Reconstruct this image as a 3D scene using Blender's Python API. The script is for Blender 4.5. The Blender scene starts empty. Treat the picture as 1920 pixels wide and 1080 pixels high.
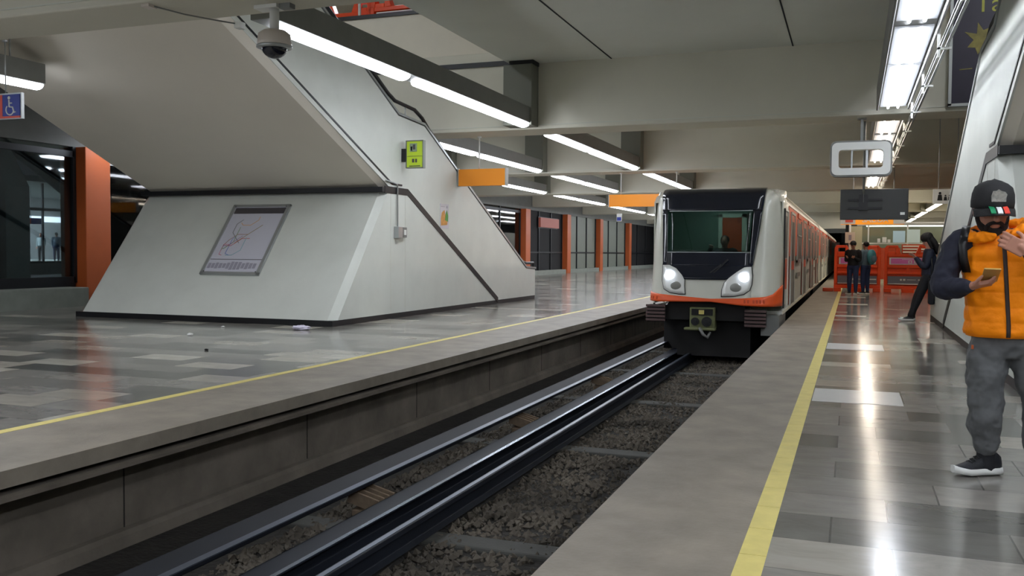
import bpy, bmesh, math, random
from mathutils import Vector, Matrix, noise
SC = bpy.context.scene
COL = SC.collection
PI = math.pi
# ------------------------------------------------------------------ camera
cam = bpy.data.objects.new('camera', bpy.data.cameras.new('camera')); COL.objects.link(cam)
R = Matrix(((0.9366397495546338, -0.020303773857216722, 0.34970521346040595),
            (0.35022595496717757, 0.03458344069425107, -0.9360265840760484),
            (0.00691086257724478, 0.9991955476266408, 0.0395031338191822)))
cam.matrix_world = Matrix.Translation((0, 0, 1.3)) @ R.to_4x4()
cam.data.sensor_width = 36; cam.data.lens = 31.971; cam.data.clip_start = .05; cam.data.clip_end = 400
SC.camera = cam
# ------------------------------------------------------------------ world, exposure
W = bpy.data.worlds.new('night'); SC.world = W; W.use_nodes = True
W.node_tree.nodes['Background'].inputs[0].default_value = (.25, .32, .45, 1)
W.node_tree.nodes['Background'].inputs[1].default_value = .02
SC.view_settings.view_transform = 'Standard'; SC.view_settings.look = 'None'
SC.view_settings.exposure = 0.68; SC.view_settings.gamma = 1; SC.view_settings.use_curve_mapping = False
LAMP = 15.0            # radiance of a fluorescent diffuser
# ------------------------------------------------------------------ materials
def srgb(r, g, b):
    f = lambda c: ((c/255+.055)/1.055)**2.4 if c/255 > .04045 else c/255/12.92
    return (f(r), f(g), f(b), 1)
def mat(name, col, rough=.6, metal=0, var=0, scale=3, bump=0, bscale=60, spec=.5, emit=0, alpha=None, stretch=None, coat=0):
    m = bpy.data.materials.new(name); m.use_nodes = True
    nt = m.node_tree; b = nt.nodes['Principled BSDF']
    c = srgb(*col)
    b.inputs['Base Color'].default_value = c; b.inputs['Roughness'].default_value = rough
    b.inputs['Metallic'].default_value = metal; b.inputs['Specular IOR Level'].default_value = spec
    b.inputs['Coat Weight'].default_value = coat
    if emit:
        b.inputs['Emission Color'].default_value = c; b.inputs['Emission Strength'].default_value = emit
    if var or bump:
        tc = nt.nodes.new('ShaderNodeTexCoord'); mp = nt.nodes.new('ShaderNodeMapping')
        if stretch: mp.inputs['Scale'].default_value = stretch
        nt.links.new(tc.outputs['Object'], mp.inputs[0])
    if var:
        n = nt.nodes.new('ShaderNodeTexNoise'); n.inputs['Scale'].default_value = scale; n.inputs['Detail'].default_value = 6
        n.inputs['Roughness'].default_value = .6
        nt.links.new(mp.outputs[0], n.inputs[0])
        r = nt.nodes.new('ShaderNodeMapRange'); r.inputs[1].default_value = .25; r.inputs[2].default_value = .75
        r.inputs[3].default_value = 1-var; r.inputs[4].default_value = 1+var*.6
        nt.links.new(n.outputs[0], r.inputs[0])
        mx = nt.nodes.new('ShaderNodeVectorMath'); mx.operation = 'SCALE'; mx.inputs[0].default_value = c[:3]
        nt.links.new(r.outputs[0], mx.inputs['Scale']); nt.links.new(mx.outputs[0], b.inputs['Base Color'])
    if bump:
        n2 = nt.nodes.new('ShaderNodeTexNoise'); n2.inputs['Scale'].default_value = bscale; n2.inputs['Detail'].default_value = 4
        nt.links.new(mp.outputs[0], n2.inputs[0])
        bp = nt.nodes.new('ShaderNodeBump'); bp.inputs['Strength'].default_value = bump; bp.inputs['Distance'].default_value = .02
        nt.links.new(n2.outputs[0], bp.inputs['Height']); nt.links.new(bp.outputs[0], b.inputs['Normal'])
    return m
def glassy(name, tint, gloss=.12, rough=.03):
    """thin pane: mostly see-through with a fresnel reflection"""
    m = bpy.data.materials.new(name); m.use_nodes = True; nt = m.node_tree
    out = nt.nodes['Material Output']; nt.nodes.remove(nt.nodes['Principled BSDF'])
    t = nt.nodes.new('ShaderNodeBsdfTransparent'); t.inputs[0].default_value = srgb(*tint)
    g = nt.nodes.new('ShaderNodeBsdfGlossy'); g.inputs['Roughness'].default_value = rough
    f = nt.nodes.new('ShaderNodeFresnel'); f.inputs[0].default_value = 1.45
    x = nt.nodes.new('ShaderNodeMixShader')
    nt.links.new(f.outputs[0], x.inputs[0]); nt.links.new(t.outputs[0], x.inputs[1]); nt.links.new(g.outputs[0], x.inputs[2])
    nt.links.new(x.outputs[0], out.inputs[0]); return m
def nodes_floor():
    """polished stone slabs: rows along Y, random lengths' offset, each slab its own grey"""
    m = bpy.data.materials.new('marble_tiles'); m.use_nodes = True; nt = m.node_tree
    N = nt.nodes.new; L = nt.links.new; b = nt.nodes['Principled BSDF']
    def M(op, a, bb=None, c=None):
        n = N('ShaderNodeMath'); n.operation = op
        for i, v in enumerate((a, bb, c)):
            if v is None: continue
            if isinstance(v, (int, float)): n.inputs[i].default_value = v
            else: L(v, n.inputs[i])
        return n.outputs[0]
    tc = N('ShaderNodeTexCoord'); sp = N('ShaderNodeSeparateXYZ'); L(tc.outputs['Object'], sp.inputs[0])
    y = M('DIVIDE', sp.outputs[1], .43); row = M('FLOOR', y); fy = M('FRACT', y)
    wn = N('ShaderNodeTexWhiteNoise'); wn.noise_dimensions = '1D'; L(row, wn.inputs['W'])
    off = M('MULTIPLY', M('FLOOR', M('MULTIPLY', wn.outputs[0], 3)), .3333)
    x = M('ADD', M('DIVIDE', M('ADD', sp.outputs[0], .33), .78), off); col = M('FLOOR', x); fx = M('FRACT', x)
    cv = N('ShaderNodeCombineXYZ'); L(row, cv.inputs[0]); L(col, cv.inputs[1])
    w2 = N('ShaderNodeTexWhiteNoise'); w2.noise_dimensions = '3D'; L(cv.outputs[0], w2.inputs[0])
    cr = N('ShaderNodeValToRGB'); e = cr.color_ramp.elements
    e[0].position = 0; e[0].color = srgb(98, 97, 92); e[1].position = 1; e[1].color = srgb(206, 201, 188)
    for p, c in ((.25, (116, 114, 108)), (.5, (138, 134, 127)), (.75, (154, 150, 142)), (.9, (174, 167, 154))):
        k = e.new(p); k.color = srgb(*c)
    L(w2.outputs[0], cr.inputs[0])
    # veins
    n1 = N('ShaderNodeTexNoise'); n1.inputs['Scale'].default_value = 2.2; n1.inputs['Detail'].default_value = 8; n1.inputs['Distortion'].default_value = 1.2
    n1.inputs['Roughness'].default_value = .65
    mp = N('ShaderNodeMapping'); mp.inputs['Scale'].default_value = (1, 2.4, 1); L(tc.outputs['Object'], mp.inputs[0]); L(mp.outputs[0], n1.inputs[0])
    mr = N('ShaderNodeMapRange'); mr.inputs[1].default_value = .3; mr.inputs[2].default_value = .7; mr.inputs[3].default_value = .82; mr.inputs[4].default_value = 1.12
    L(n1.outputs[0], mr.inputs[0])
    mx = N('ShaderNodeVectorMath'); mx.operation = 'SCALE'; L(cr.outputs[0], mx.inputs[0]); L(mr.outputs[0], mx.inputs['Scale'])
    # joints
    gx = M('LESS_THAN', M('MINIMUM', fx, M('SUBTRACT', 1, fx)), .006)
    gy = M('LESS_THAN', M('MINIMUM', fy, M('SUBTRACT', 1, fy)), .006)
    g = M('MAXIMUM', gx, gy)
    mc = N('ShaderNodeMix'); mc.data_type = 'RGBA'; L(M('MULTIPLY', g, .6), mc.inputs[0]); L(mx.outputs[0], mc.inputs[6]); mc.inputs[7].default_value = srgb(60, 60, 58)
    L(mc.outputs[2], b.inputs['Base Color'])
    n2 = N('ShaderNodeTexNoise'); n2.inputs['Scale'].default_value = 3; n2.inputs['Detail'].default_value = 5; L(tc.outputs['Object'], n2.inputs[0])
    r2 = N('ShaderNodeMapRange'); r2.inputs[3].default_value = .11; r2.inputs[4].default_value = .19; L(n2.outputs[0], r2.inputs[0])
    L(r2.outputs[0], b.inputs['Roughness'])
    b.inputs['Specular IOR Level'].default_value = .42
    n3 = N('ShaderNodeTexNoise'); n3.inputs['Scale'].default_value = 5; L(tc.outputs['Object'], n3.inputs[0])
    bp = N('ShaderNodeBump'); bp.inputs['Strength'].default_value = .015; bp.inputs['Distance'].default_value = .02; L(n3.outputs[0], bp.inputs['Height']); L(bp.outputs[0], b.inputs['Normal'])
    return m
M_ = {}
M_['tiles'] = nodes_floor()
M_['edge'] = mat('worn_edge_concrete', (140, 131, 118), .55, var=.34, scale=2.5, bump=.15, bscale=40)
M_['yellow'] = mat('yellow_stripe', (222, 206, 122), .5, var=.12, scale=8)
M_['whitetile'] = mat('white_marble_tile', (226, 228, 226), .2, var=.05)
M_['pitwall'] = mat('dirty_pit_concrete', (114, 106, 95), .85, var=.45, scale=1.6, bump=.25, bscale=18)
M_['pitfloor'] = mat('pit_ground', (44, 41, 37), .95, var=.5, scale=5, bump=.9, bscale=22)
M_['stone'] = mat('ballast_stone', (94, 87, 77), .9, var=.75, scale=1.3)
M_['sleeper'] = mat('sleeper_concrete', (70, 70, 66), .8, var=.25, scale=4, bump=.2)
M_['steel'] = mat('rail_steel', (30, 34, 42), .55, .0, spec=.2, var=.3, scale=1.0)
M_['darksteel'] = mat('guide_bar_steel', (24, 27, 34), .6, 0, spec=.2, var=.35, scale=1.4)
M_['polished'] = mat('polished_steel', (150, 160, 178), .22, .9)
M_['rust'] = mat('rusty_bracket', (160, 140, 118), .8, .1, var=.3, scale=20)
M_['ceil'] = mat('painted_concrete_ceiling', (208, 209, 198), .8, var=.06, scale=.6)
M_['beam'] = mat('painted_concrete_beam', (208, 205, 190), .75, var=.06, scale=.7)
M_['block'] = mat('shaded_hanger_concrete', (118, 119, 109), .8)  # hanger blocks get no direct light; that shade is put into this darker colour
M_['stair'] = mat('white_speckled_plaster', (208, 211, 203), .55, var=.08, scale=1.2, bump=.12, bscale=120)
M_['soffit'] = mat('cream_soffit_plaster', (228, 221, 207), .7, var=.04, scale=.7)
M_['black'] = mat('black_rubber', (20, 21, 24), .45)
M_['blackgloss'] = mat('black_gloss', (24, 27, 38), .1, spec=.6)
M_['darkmetal'] = mat('dark_grey_metal', (128, 129, 126), .5, .2, var=.1)
M_['darkframe'] = mat('dark_window_frame', (38, 41, 45), .4, .4)
M_['alu'] = mat('brushed_aluminium', (176, 180, 180), .35, .7)
M_['white'] = mat('white_paint', (225, 226, 222), .5)
M_['orangep'] = mat('orange_pillar_paint', (188, 92, 42), .45, var=.06, scale=2)
M_['orangesign'] = mat('orange_sign', (243, 150, 36), .4)
M_['orangesignlit'] = mat('orange_sign_lit', (240, 150, 40), .4, emit=.35)
M_['barrier'] = mat('orange_plastic', (240, 78, 24), .4, var=.05)
M_['pink'] = mat('pink_sticker', (222, 118, 190), .4)
M_['greypanel'] = mat('grey_sticker', (120, 118, 130), .45)
M_['lamp'] = mat('fluorescent_diffuser', (240, 245, 255), .5, emit=LAMP)
M_['lampwarm'] = mat('warm_diffuser', (255, 243, 225), .5, emit=LAMP*.85)
M_['tube'] = mat('fluorescent_tube', (244, 248, 255), .5, emit=LAMP*1.4)
M_['reflector'] = mat('lamp_reflector', (186, 190, 196), .35, emit=.2)
M_['glass'] = glassy('window_glass', (205, 215, 218))
M_['plinth'] = mat('grey_concrete_plinth', (136, 142, 134), .8, var=.15, bump=.1)
M_['dark'] = mat('near_black', (12, 13, 16), .8)
M_['greenpanel'] = mat('grey_green_panel', (120, 126, 116), .5, var=.05)
M_['concrete'] = mat('plain_concrete', (120, 122, 120), .8, var=.1)
M_['ground'] = mat('night_garden_ground', (40, 44, 38), .9, var=.3)
# ------------------------------------------------------------------ mesh helpers
class MB:
    def __init__(s): s.bm = bmesh.new()
    def face(s, pts): 
        return s.bm.faces.new([s.bm.verts.new(p) for p in pts])
    def box(s, x0, x1, y0, y1, z0, z1):
        if x0 > x1: x0, x1 = x1, x0
        if y0 > y1: y0, y1 = y1, y0
        if z0 > z1: z0, z1 = z1, z0
        v = [s.bm.verts.new((x, y, z)) for z in (z0, z1) for y in (y0, y1) for x in (x0, x1)]
        for f in ((0, 2, 3, 1), (4, 5, 7, 6), (0, 1, 5, 4), (2, 6, 7, 3), (0, 4, 6, 2), (1, 3, 7, 5)):
            s.bm.faces.new([v[i] for i in f])
        return s
    def obox(s, c, ax, half):
        """oriented box: centre, three unit axes, half sizes"""
        c = Vector(c); ax = [Vector(a).normalized() for a in ax]
        v = [s.bm.verts.new(c + ax[0]*half[0]*i + ax[1]*half[1]*j + ax[2]*half[2]*k) for k in (-1, 1) for j in (-1, 1) for i in (-1, 1)]
        for f in ((0, 2, 3, 1), (4, 5, 7, 6), (0, 1, 5, 4), (2, 6, 7, 3), (0, 4, 6, 2), (1, 3, 7, 5)):
            s.bm.faces.new([v[i] for i in f])
        return s
    def prism(s, poly, d0, d1, axis='x'):
        """extrude a polygon (2D) along an axis; poly coordinates are the other two axes in order"""
        def P(a, b, d):
            return {'x': (d, a, b), 'y': (a, d, b), 'z': (a, b, d)}[axis]
        n = len(poly)
        A = [s.bm.verts.new(P(a, b, d0)) for a, b in poly]; B = [s.bm.verts.new(P(a, b, d1)) for a, b in poly]
        s.bm.faces.new(A); s.bm.faces.new(B[::-1])
        for i in range(n):
            j = (i+1) % n; s.bm.faces.new((A[j], A[i], B[i], B[j]))
        return s
    def tube(s, pts, r, seg=8, caps=True, rz=None):
        pts = [Vector(p) for p in pts]; n = len(pts)
        rr = r if isinstance(r, (list, tuple)) else [r]*n
        t0 = (pts[1]-pts[0]).normalized(); u = t0.orthogonal().normalized(); rings = []
        for i, p in enumerate(pts):
            t = (pts[min(i+1, n-1)]-pts[max(i-1, 0)]).normalized()
            u = (u - t*u.dot(t)); u = u.normalized() if u.length > 1e-6 else t.orthogonal().normalized()
            w = t.cross(u)
            rings.append([s.bm.verts.new(p + (u*math.cos(a)+w*math.sin(a))*rr[i]) for a in [2*PI*k/seg for k in range(seg)]])
        for a, b in zip(rings, rings[1:]):
            for k in range(seg):
                f = s.bm.faces.new((a[k], a[(k+1) % seg], b[(k+1) % seg], b[k])); f.smooth = True
        if caps: s.bm.faces.new(rings[0][::-1]); s.bm.faces.new(rings[-1])
        return s
    def loft(s, rings, smooth=True, caps=True):
        """rings: lists of points with equal count"""
        V = [[s.bm.verts.new(p) for p in r] for r in rings]; n = len(V[0])
        for a, b in zip(V, V[1:]):
            for k in range(n):
                f = s.bm.faces.new((a[k], a[(k+1) % n], b[(k+1) % n], b[k])); f.smooth = smooth
        if caps: s.bm.faces.new(V[0][::-1]); s.bm.faces.new(V[-1])
        return s
    def ell(s, c, r, axes=None, seg=20, rings=12, zmin=-1.0, smooth=True):
        c = Vector(c); ax = [Vector(a) for a in axes] if axes else [Vector((1, 0, 0)), Vector((0, 1, 0)), Vector((0, 0, 1))]
        th0 = math.acos(max(-1, min(1, -zmin))) ; rs = []
        for i in range(rings+1):
            th = th0 + (PI-th0)*i/rings if zmin > -1 else PI*i/rings
            z = -math.cos(th); q = max(.004, math.sin(th))
            rs.append([c + ax[0]*r[0]*q*math.cos(a) + ax[1]*r[1]*q*math.sin(a) + ax[2]*r[2]*z for a in [2*PI*k/seg for k in range(seg)]])
        return s.loft(rs, smooth)
    def disc(s, c, n, r, h, seg=24, r2=None):
        c = Vector(c); n = Vector(n).normalized(); u = n.orthogonal().normalized(); w = n.cross(u)
        A = [[c + n*d + (u*math.cos(a)*r + w*math.sin(a)*(r2 or r)) for a in [2*PI*k/seg for k in range(seg)]] for d in (0, h)]
        return s.loft(A, False)
    def build(s, name, m, parent=None, bevel=0, flip=True):
        if flip: bmesh.ops.recalc_face_normals(s.bm, faces=s.bm.faces[:])
        me = bpy.data.meshes.new(name); s.bm.to_mesh(me); s.bm.free()
        me.materials.append(M_[m] if isinstance(m, str) else m)
        o = bpy.data.objects.new(name, me); COL.objects.link(o)
        if bevel:
            bv = o.modifiers.new('bevel', 'BEVEL'); bv.width = bevel; bv.segments = 2; bv.limit_method = 'ANGLE'
        if parent:
            o.parent = parent; o.matrix_parent_inverse = world_of(parent).inverted()
        return o
def world_of(o):
    m = Matrix.LocRotScale(o.location, o.rotation_euler, o.scale)
    return world_of(o.parent) @ o.matrix_parent_inverse @ m if o.parent else m
def tag(o, label=None, cat=None, group=None, kind=None):
    if label: o['label'] = label
    if cat: o['category'] = cat
    if group: o['group'] = group
    if kind: o['kind'] = kind
    return o
def thing(name, label, cat, loc=(0, 0, 0), group=None):
    o = bpy.data.objects.new(name, None); COL.objects.link(o); o.location = loc; o.empty_display_size = .1
    return tag(o, label, cat, group)
def struct(o, label=None): return tag(o, label, kind='structure')
def copy_tree(o, parent=None):
    c = o.copy(); COL.objects.link(c)
    if parent: c.parent = parent
    for ch in [k for k in bpy.data.objects if k.parent == o]: copy_tree(ch, c)
    return c
def text_mesh(txt, size, name, m, parent, loc, rot, depth=.004, align='CENTER', bold=0):
    cu = bpy.data.curves.new('t', 'FONT'); cu.body = txt; cu.size = size; cu.extrude = depth; cu.align_x = align; cu.align_y = 'CENTER'; cu.offset = bold
    t = bpy.data.objects.new('t', cu); COL.objects.link(t)
    bpy.context.view_layer.update()
    me = bpy.data.meshes.new_from_object(t.evaluated_get(bpy.context.evaluated_depsgraph_get()))
    bpy.data.objects.remove(t); bpy.data.curves.remove(cu)
    me.transform(Matrix.Translation(loc) @ rot); me.materials.clear(); me.materials.append(M_[m])
    o = bpy.data.objects.new(name, me); COL.objects.link(o)
    if parent: o.parent = parent; o.matrix_parent_inverse = world_of(parent).inverted()
    return o
FRONT = Matrix.Rotation(PI/2, 4, 'X')     # lettering that faces -Y

# ================================================================== STRUCTURE
PER = 10.15; BF = 17.95; BT = .95           # beam spacing, front of the second beam, thickness
YN, YF = -14.0, 82.0                        # near and far end of the platforms
def sbox(name, m, *b, label=None, bevel=0):
    return struct(MB().box(*b).build(name, m, bevel=bevel), label)
# platforms
sbox('floor', 'tiles', -.319, 9.0, YN, YF, -.16, 0)
sbox('floor', 'tiles', -17.6, -5.68, YN, YF, -.16, 0)
def edge_strip(x0, x1, name):
    b = MB(); b.box(x0, x1, YN, YF, -.105, 0)
    return struct(b.build(name, 'edge'))
edge_strip(-1.184, -.433, 'trim_1'); edge_strip(-5.58, -4.62, 'trim_2')
def stripe(x0, x1, name):
    b = MB(); y = YN
    while y < YF:
        b.box(x0, x1, y, min(YF, y+.395), -.1, .002); y += .4
    b2 = b
    return struct(b2.build(name, 'yellow'))
stripe(-.433, -.319, 'trim_3'); stripe(-5.68, -5.58, 'trim_4')
# pit
sbox('wall_pit_left', 'pitwall', -5.4, -4.98, YN, YF, -.9, -.106)
sbox('wall_pit_right', 'pitwall', -1.22, -.8, YN, YF, -.9, -.106)
b = MB(); b.prism([(-4.99, -.15), (-4.66, -.155), (-4.635, -.17), (-4.635, -.195), (-4.66, -.205), (-4.99, -.21)], YN, YF, 'y'); struct(b.build('trim_5', 'pitwall'))
b = MB()
for k in range(0, 40): b.box(-4.983, -4.977, YN+k*2.4, YN+k*2.4+.012, -.78, -.21)
struct(b.build('trim_6', 'pitfloor'))
b = MB(); b.prism([(-4.99, -.74), (-4.93, -.75), (-4.90, -.78), (-4.88, -.9), (-4.99, -.9)], YN, YF, 'y'); struct(b.build('trim_14', 'pitwall'))
sbox('floor_pit', 'pitfloor', -5.0, -1.2, YN, 110, -1.0, -.86)
# ceiling slabs, bay by bay; the bay over the left stair is open to the hall above
NB = 8
def bay(k): return BF + PER*(k-1)            # front of beam k
def slab(x0, x1, y0, y1): sbox('ceiling', 'ceil', x0, x1, y0, y1, 5.2, 5.5)
for k in range(-1, NB):
    y0, y1 = bay(k)+BT-(.4 if k == 0 else 0), bay(k+1)-(.25 if k == -1 else 0)
    if k == 0:
        slab(-6.74, 1.1, y0, y1); slab(-19, -14.4, y0, y1)
        slab(8.0, 9.2, y0, y1)
    elif k == -1:
        slab(-19, 1.1, y0, y1); slab(1.1, 9.2, y0, y1-2.0)
    else: slab(-19, 9.2, y0, y1)
    b = MB()
    for x in (-4.61, -1.12):
        b.box(x-.012, x+.012, y0, y1, 5.19, 5.202)
    struct(b.build('trim_7', 'dark'))
for k in range(-1, NB+1):
    b = MB(); y = bay(k)-(.25 if k == 0 else 0); b.box(-19, 9.2, y, y+(.8 if k == 0 else BT), 3.85, 5.5)
    o = b.build('ceiling_beam' if 0 else 'ceiling', 'beam', bevel=.02); struct(o)
    b = MB(); x = -15
    # drip groove line low on the face of each beam
    b.box(-19, 9.2, y-.012, y, 3.93, 3.945); struct(b.build('trim_8', 'ceil'))
# left wall: fascia, pillars, glass, plinth
sbox('wall_left', 'concrete', -19, -16.9, YN, YF, 3.66, 5.5)
sbox('wall_left', 'plinth', -17.2, -16.35, YN, 16.1, -.1, .43, bevel=.02)
sbox('wall_left', 'plinth', -17.2, -16.7, 17.3, YF, -.1, .25)
sbox('wall_right', 'greenpanel', 9.0, 9.2, YN, YF, -.1, 5.5)
sbox('wall_back', 'beam', -19, 9.2, YN-.3, YN, -1, 5.5)
for y in (-3, 6.6, 16.3, 24.3, 32., 39.5, 46.6, 54.3, 62.2, 71.1):
    t = MB().box(-17.4, -16.62, y, y+.75, 0, 3.66).build('wall_pillar', 'orangep', bevel=.015)
    t.name = 'trim_9'; struct(t, 'orange pillar')
def glazing(y0, y1, n, x=-16.95, zb=.62, m='glass'):
    f = MB(); w = (y1-y0)/n
    for i in range(n+1): f.box(x-.05, x+.05, y0+i*w-.045, y0+i*w+.045, zb-.1, 3.66)
    f.box(x-.05, x+.05, y0, y1, zb-.12, zb+.04); f.box(x-.05, x+.05, y0, y1, 3.42, 3.56); f.box(x-.04, x+.04, y0, y1, .1, zb-.12)
    fr = struct(f.build('window_1', 'darkframe'))
    p = MB().box(x-.006, x+.006, y0, y1, zb, 3.66).build('window_pane', m, fr)
glazing(-13.5, -3.1, 2); glazing(-2.1, 6.5, 2); glazing(7.5, 16.25, 1); glazing(17.1, 24.2, 2, zb=.3)
glazing(25.2, 31.9, 2, zb=.3); glazing(32.9, 39.4, 2, zb=.3); glazing(40.4, 46.5, 2, zb=.3)
for a, c, mm in ((47.5, 54.2, 'dark'), (55.2, 62.1, 'greenpanel'), (63.1, 71.0, 'greenpanel'), (72., 82, 'dark')):
    f = MB().box(-17.2, -17.0, a, c, 0, 3.66); o = struct(f.build('wall_left', mm))
    f = MB(); w = (c-a)/3
    for i in range(4): f.box(-17.0, -16.93, a+i*w-.05, a+i*w+.05, 0, 3.66)
    f.box(-17.0, -16.94, a, c, 1.25, 1.33)
    struct(f.build('trim_10', 'darkframe'))
# far end: header over the track and the tunnel behind it
sbox('wall_far', 'concrete', -19, 9.2, YF, YF+.4, 3.1, 5.5)
sbox('wall_far', 'dark', -19, -5, YF, YF+.4, 0, 3.1)
sbox('wall_tunnel', 'dark', -5.4, -4.9, YF, 112, -1, 3.5); sbox('wall_tunnel', 'dark', -.9, -.4, YF+.4, 112, -1, 3.5)
sbox('wall_tunnel', 'dark', -5.4, -.4, 112, 112.3, -1, 3.5); sbox('ceiling', 'dark', -5.4, -.4, YF+.4, 112, 3.1, 3.5)
sbox('wall_header', 'beam', -5.4, -.1, 64.0, 64.5, 3.0, 5.2)
sbox('wall_header', 'beam', -5.4, -5.0, 64.0, YF, -.1, 3.0)
sbox('wall_header', 'dark', -.35, -.1, 50.0, YF, 0, 3.0)
# hall above the stair openings
UW = 'beam'
M_['hall'] = mat('hall_wall_paint', (214, 208, 192), .7, var=.03)
sbox('wall_hall', 'hall', -14.4, -6.6, BF+.02, BF+.2, 5.5, 6.45); sbox('wall_hall', 'hall', .75, 8.0, BF+.02, BF+.2, 5.5, 6.45)
sbox('wall_hall', 'hall', -14.5, -14.4, 8.7, BF, 5.5, 6.4)
b = MB().box(-14.4, -6.7, BF-.03, BF+.03, 5.2, 5.3).box(-14.4, -6.7, BF-.02, BF+.14, 6.45, 6.53)
struct(b.build('trim_11', 'black'))
sbox('floor_hall', 'tiles', -19, 9.2, BF+.2, 30, 5.5, 5.55)
sbox('wall_hall', 'hall', -19, 9.2, 30, 30.2, 5.5, 9); sbox('wall_hall', 'hall', -19.2, -19, -2, 30.2, 5.5, 9); sbox('wall_hall', 'hall', 9.2, 9.4, -2, 30.2, 5.5, 9)
sbox('wall_hall', 'hall', -19, 9.2, -2.2, -2, 5.5, 9)
sbox('ceiling', 'hall', -19.2, 9.4, -2.2, 30.2, 9, 9.2)
# ================================================================== LIGHT CHANNELS
ORD = ['nearest', 'second', 'third', 'fourth', 'fifth', 'sixth', 'seventh', 'eighth', 'ninth', 'tenth']
def channel(x, y0, y1, z, wide, label, group, segs, blk=True, hz=.0, lampm='lamp'):
    t = thing('fluorescent_light', label, 'ceiling light', (x, y0, z), group)
    w = .24 if wide else .15
    b = MB()
    if wide:
        b.box(x-w, x+w, y0+.05, y1, z+.06, z+.40); b.box(x-w-.03, x-w, y0+.05, y1, z-.02, z+.40); b.box(x+w, x+w+.03, y0+.05, y1, z-.02, z+.40)
    else:
        b.prism([(x-.16, z+.04), (x+.16, z+.04), (x+.16, z+.36), (x-.16, z+.36)], y0+.05, y1, 'y')
    b.build('housing', 'darkmetal', t, bevel=.01)
    for a, c in segs:
        if wide:
            l = MB().box(x-w+.03, x+w-.03, a, c, z+.035, z+.055).build('lamp', 'reflector', t)
            for dx in (-.08, .08):
                MB().tube([(x+dx, a+.05, z+.008), (x+dx, c-.05, z+.008)], .019, 6).build('tube', 'tube' if lampm == 'lamp' else 'tubewarm', l)
        else:
            pr = [(x+.135*math.cos(q), z+.03-.075*math.sin(q)) for q in [PI*k/8 for k in range(9)]]
            MB().prism(pr, a, c, 'y').build('lamp', lampm, t)
    if blk:
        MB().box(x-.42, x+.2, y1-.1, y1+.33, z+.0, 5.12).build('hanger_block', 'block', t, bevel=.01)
        MB().box(x-.3, x+.22, y1-.08, y1+.3, 5.12, 5.2).build('hanger_cap', 'black', t)
    return t
row = {-6.35: 'row beside the left platform edge', -9.5: 'middle left row', -12.7: 'outer left row',
       .62: 'row above the right yellow line', 4.1: 'far right row'}
M_['tubewarm'] = mat('warm_tube', (255, 240, 220), .5, emit=LAMP*1.3)
for x, nm in row.items():
    n = 0
    for k in range(-2, NB-1):
        if k == 0 and x in (-9.5, -12.7, 4.1): continue
        if x == 4.1 and k in (1, 7): continue
        if k < 0 and x == 4.1: continue
        if x == 4.1 and k < 3: continue
        y0, y1 = bay(k)+BT, bay(k+1)-.35
        if k == 0: y1 += .02
        s = y0
        if x == .62: segs = [(s+.1, s+2.45), (s+2.8, s+4.95), (s+5.05, y1-(2.0 if k < 0 else .05))]
        else: segs = [(s+.4, s+3.5), (s+4.05, s+6.3), (s+6.36, y1-(2.0 if k < 0 else .03))]
        lab = ('narrow' if x != .62 else 'wide')+' white fluorescent light, '+(ORD[n]+' in the ' if k >= 0 else ('just' if k == -1 else 'far')+' behind the camera as added fill in the ')+nm
        if k >= 0: n += 1
        channel(x, y0+(.2 if k < 0 else 0), y1-(.3 if k < 0 else 0)-(1.6 if k == -1 else 0), 3.89 if k >= 0 else 3.5, x == .62, lab, 'fluorescent strip lights under the ceiling', segs, blk=(x != .62 and k >= 0), lampm='lamp' if (x < 0 or k < 1) else 'lampwarm')  # lamps behind the camera are unseen fill, hung low to shine past the beam
tl = channel(-12.3, 8.8, 11.12, 3.89, False, 'strip light ending above the blue wheelchair sign at the left picture edge', 'fluorescent strip lights under the ceiling', [(8.9, 11.1)], blk=False)
MB().tube([(-12.3, 9.2, 4.2), (-12.3, 9.2, 5.2)], .012, 6).tube([(-12.3, 10.6, 4.2), (-12.3, 10.6, 4.62)], .012, 6).build('rod', 'alu', tl)
tl = channel(-15.9, 15.2, 17.5, 3.89, False, 'added fill light hidden behind the left staircase soffit near the first orange pillar', 'fluorescent strip lights under the ceiling', [(16.3, 17.4)], blk=False)  # out of view, added to brighten the platform side of the pillar
MB().tube([(-15.9, 15.6, 4.2), (-15.9, 15.6, 5.2)], .012, 6).tube([(-15.9, 17.0, 4.2), (-15.9, 17.0, 5.2)], .012, 6).build('rod', 'alu', tl)
for k, a in ((-1, 'just'), (-2, 'far')): channel(2.7, bay(k)+BT+.2, bay(k+1)-.9, 3.5, False, 'narrow white fill light added %s behind the camera over the right platform' % a, 'fluorescent strip lights under the ceiling', [(bay(k)+BT+.4, bay(k)+BT+4.4), (bay(k)+BT+4.6, bay(k+1)-1.1)], blk=False)  # unseen extra row, added to light the man and right wall from the front
# hall above: ceiling lamps
for i, (x, y) in enumerate(((-11.5, 5), (-11.5, 12), (-11.5, 22), (4.5, 5), (4.5, 11), (4.5, 22))):
    t = tag(MB().box(x-.6, x+.6, y-1.2, y+1.2, 8.93, 8.99).build('hall_light', 'lamp'), 'large flat ceiling light of the hall above the stairs', 'ceiling light', 'ceiling lights of the upper hall')

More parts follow.
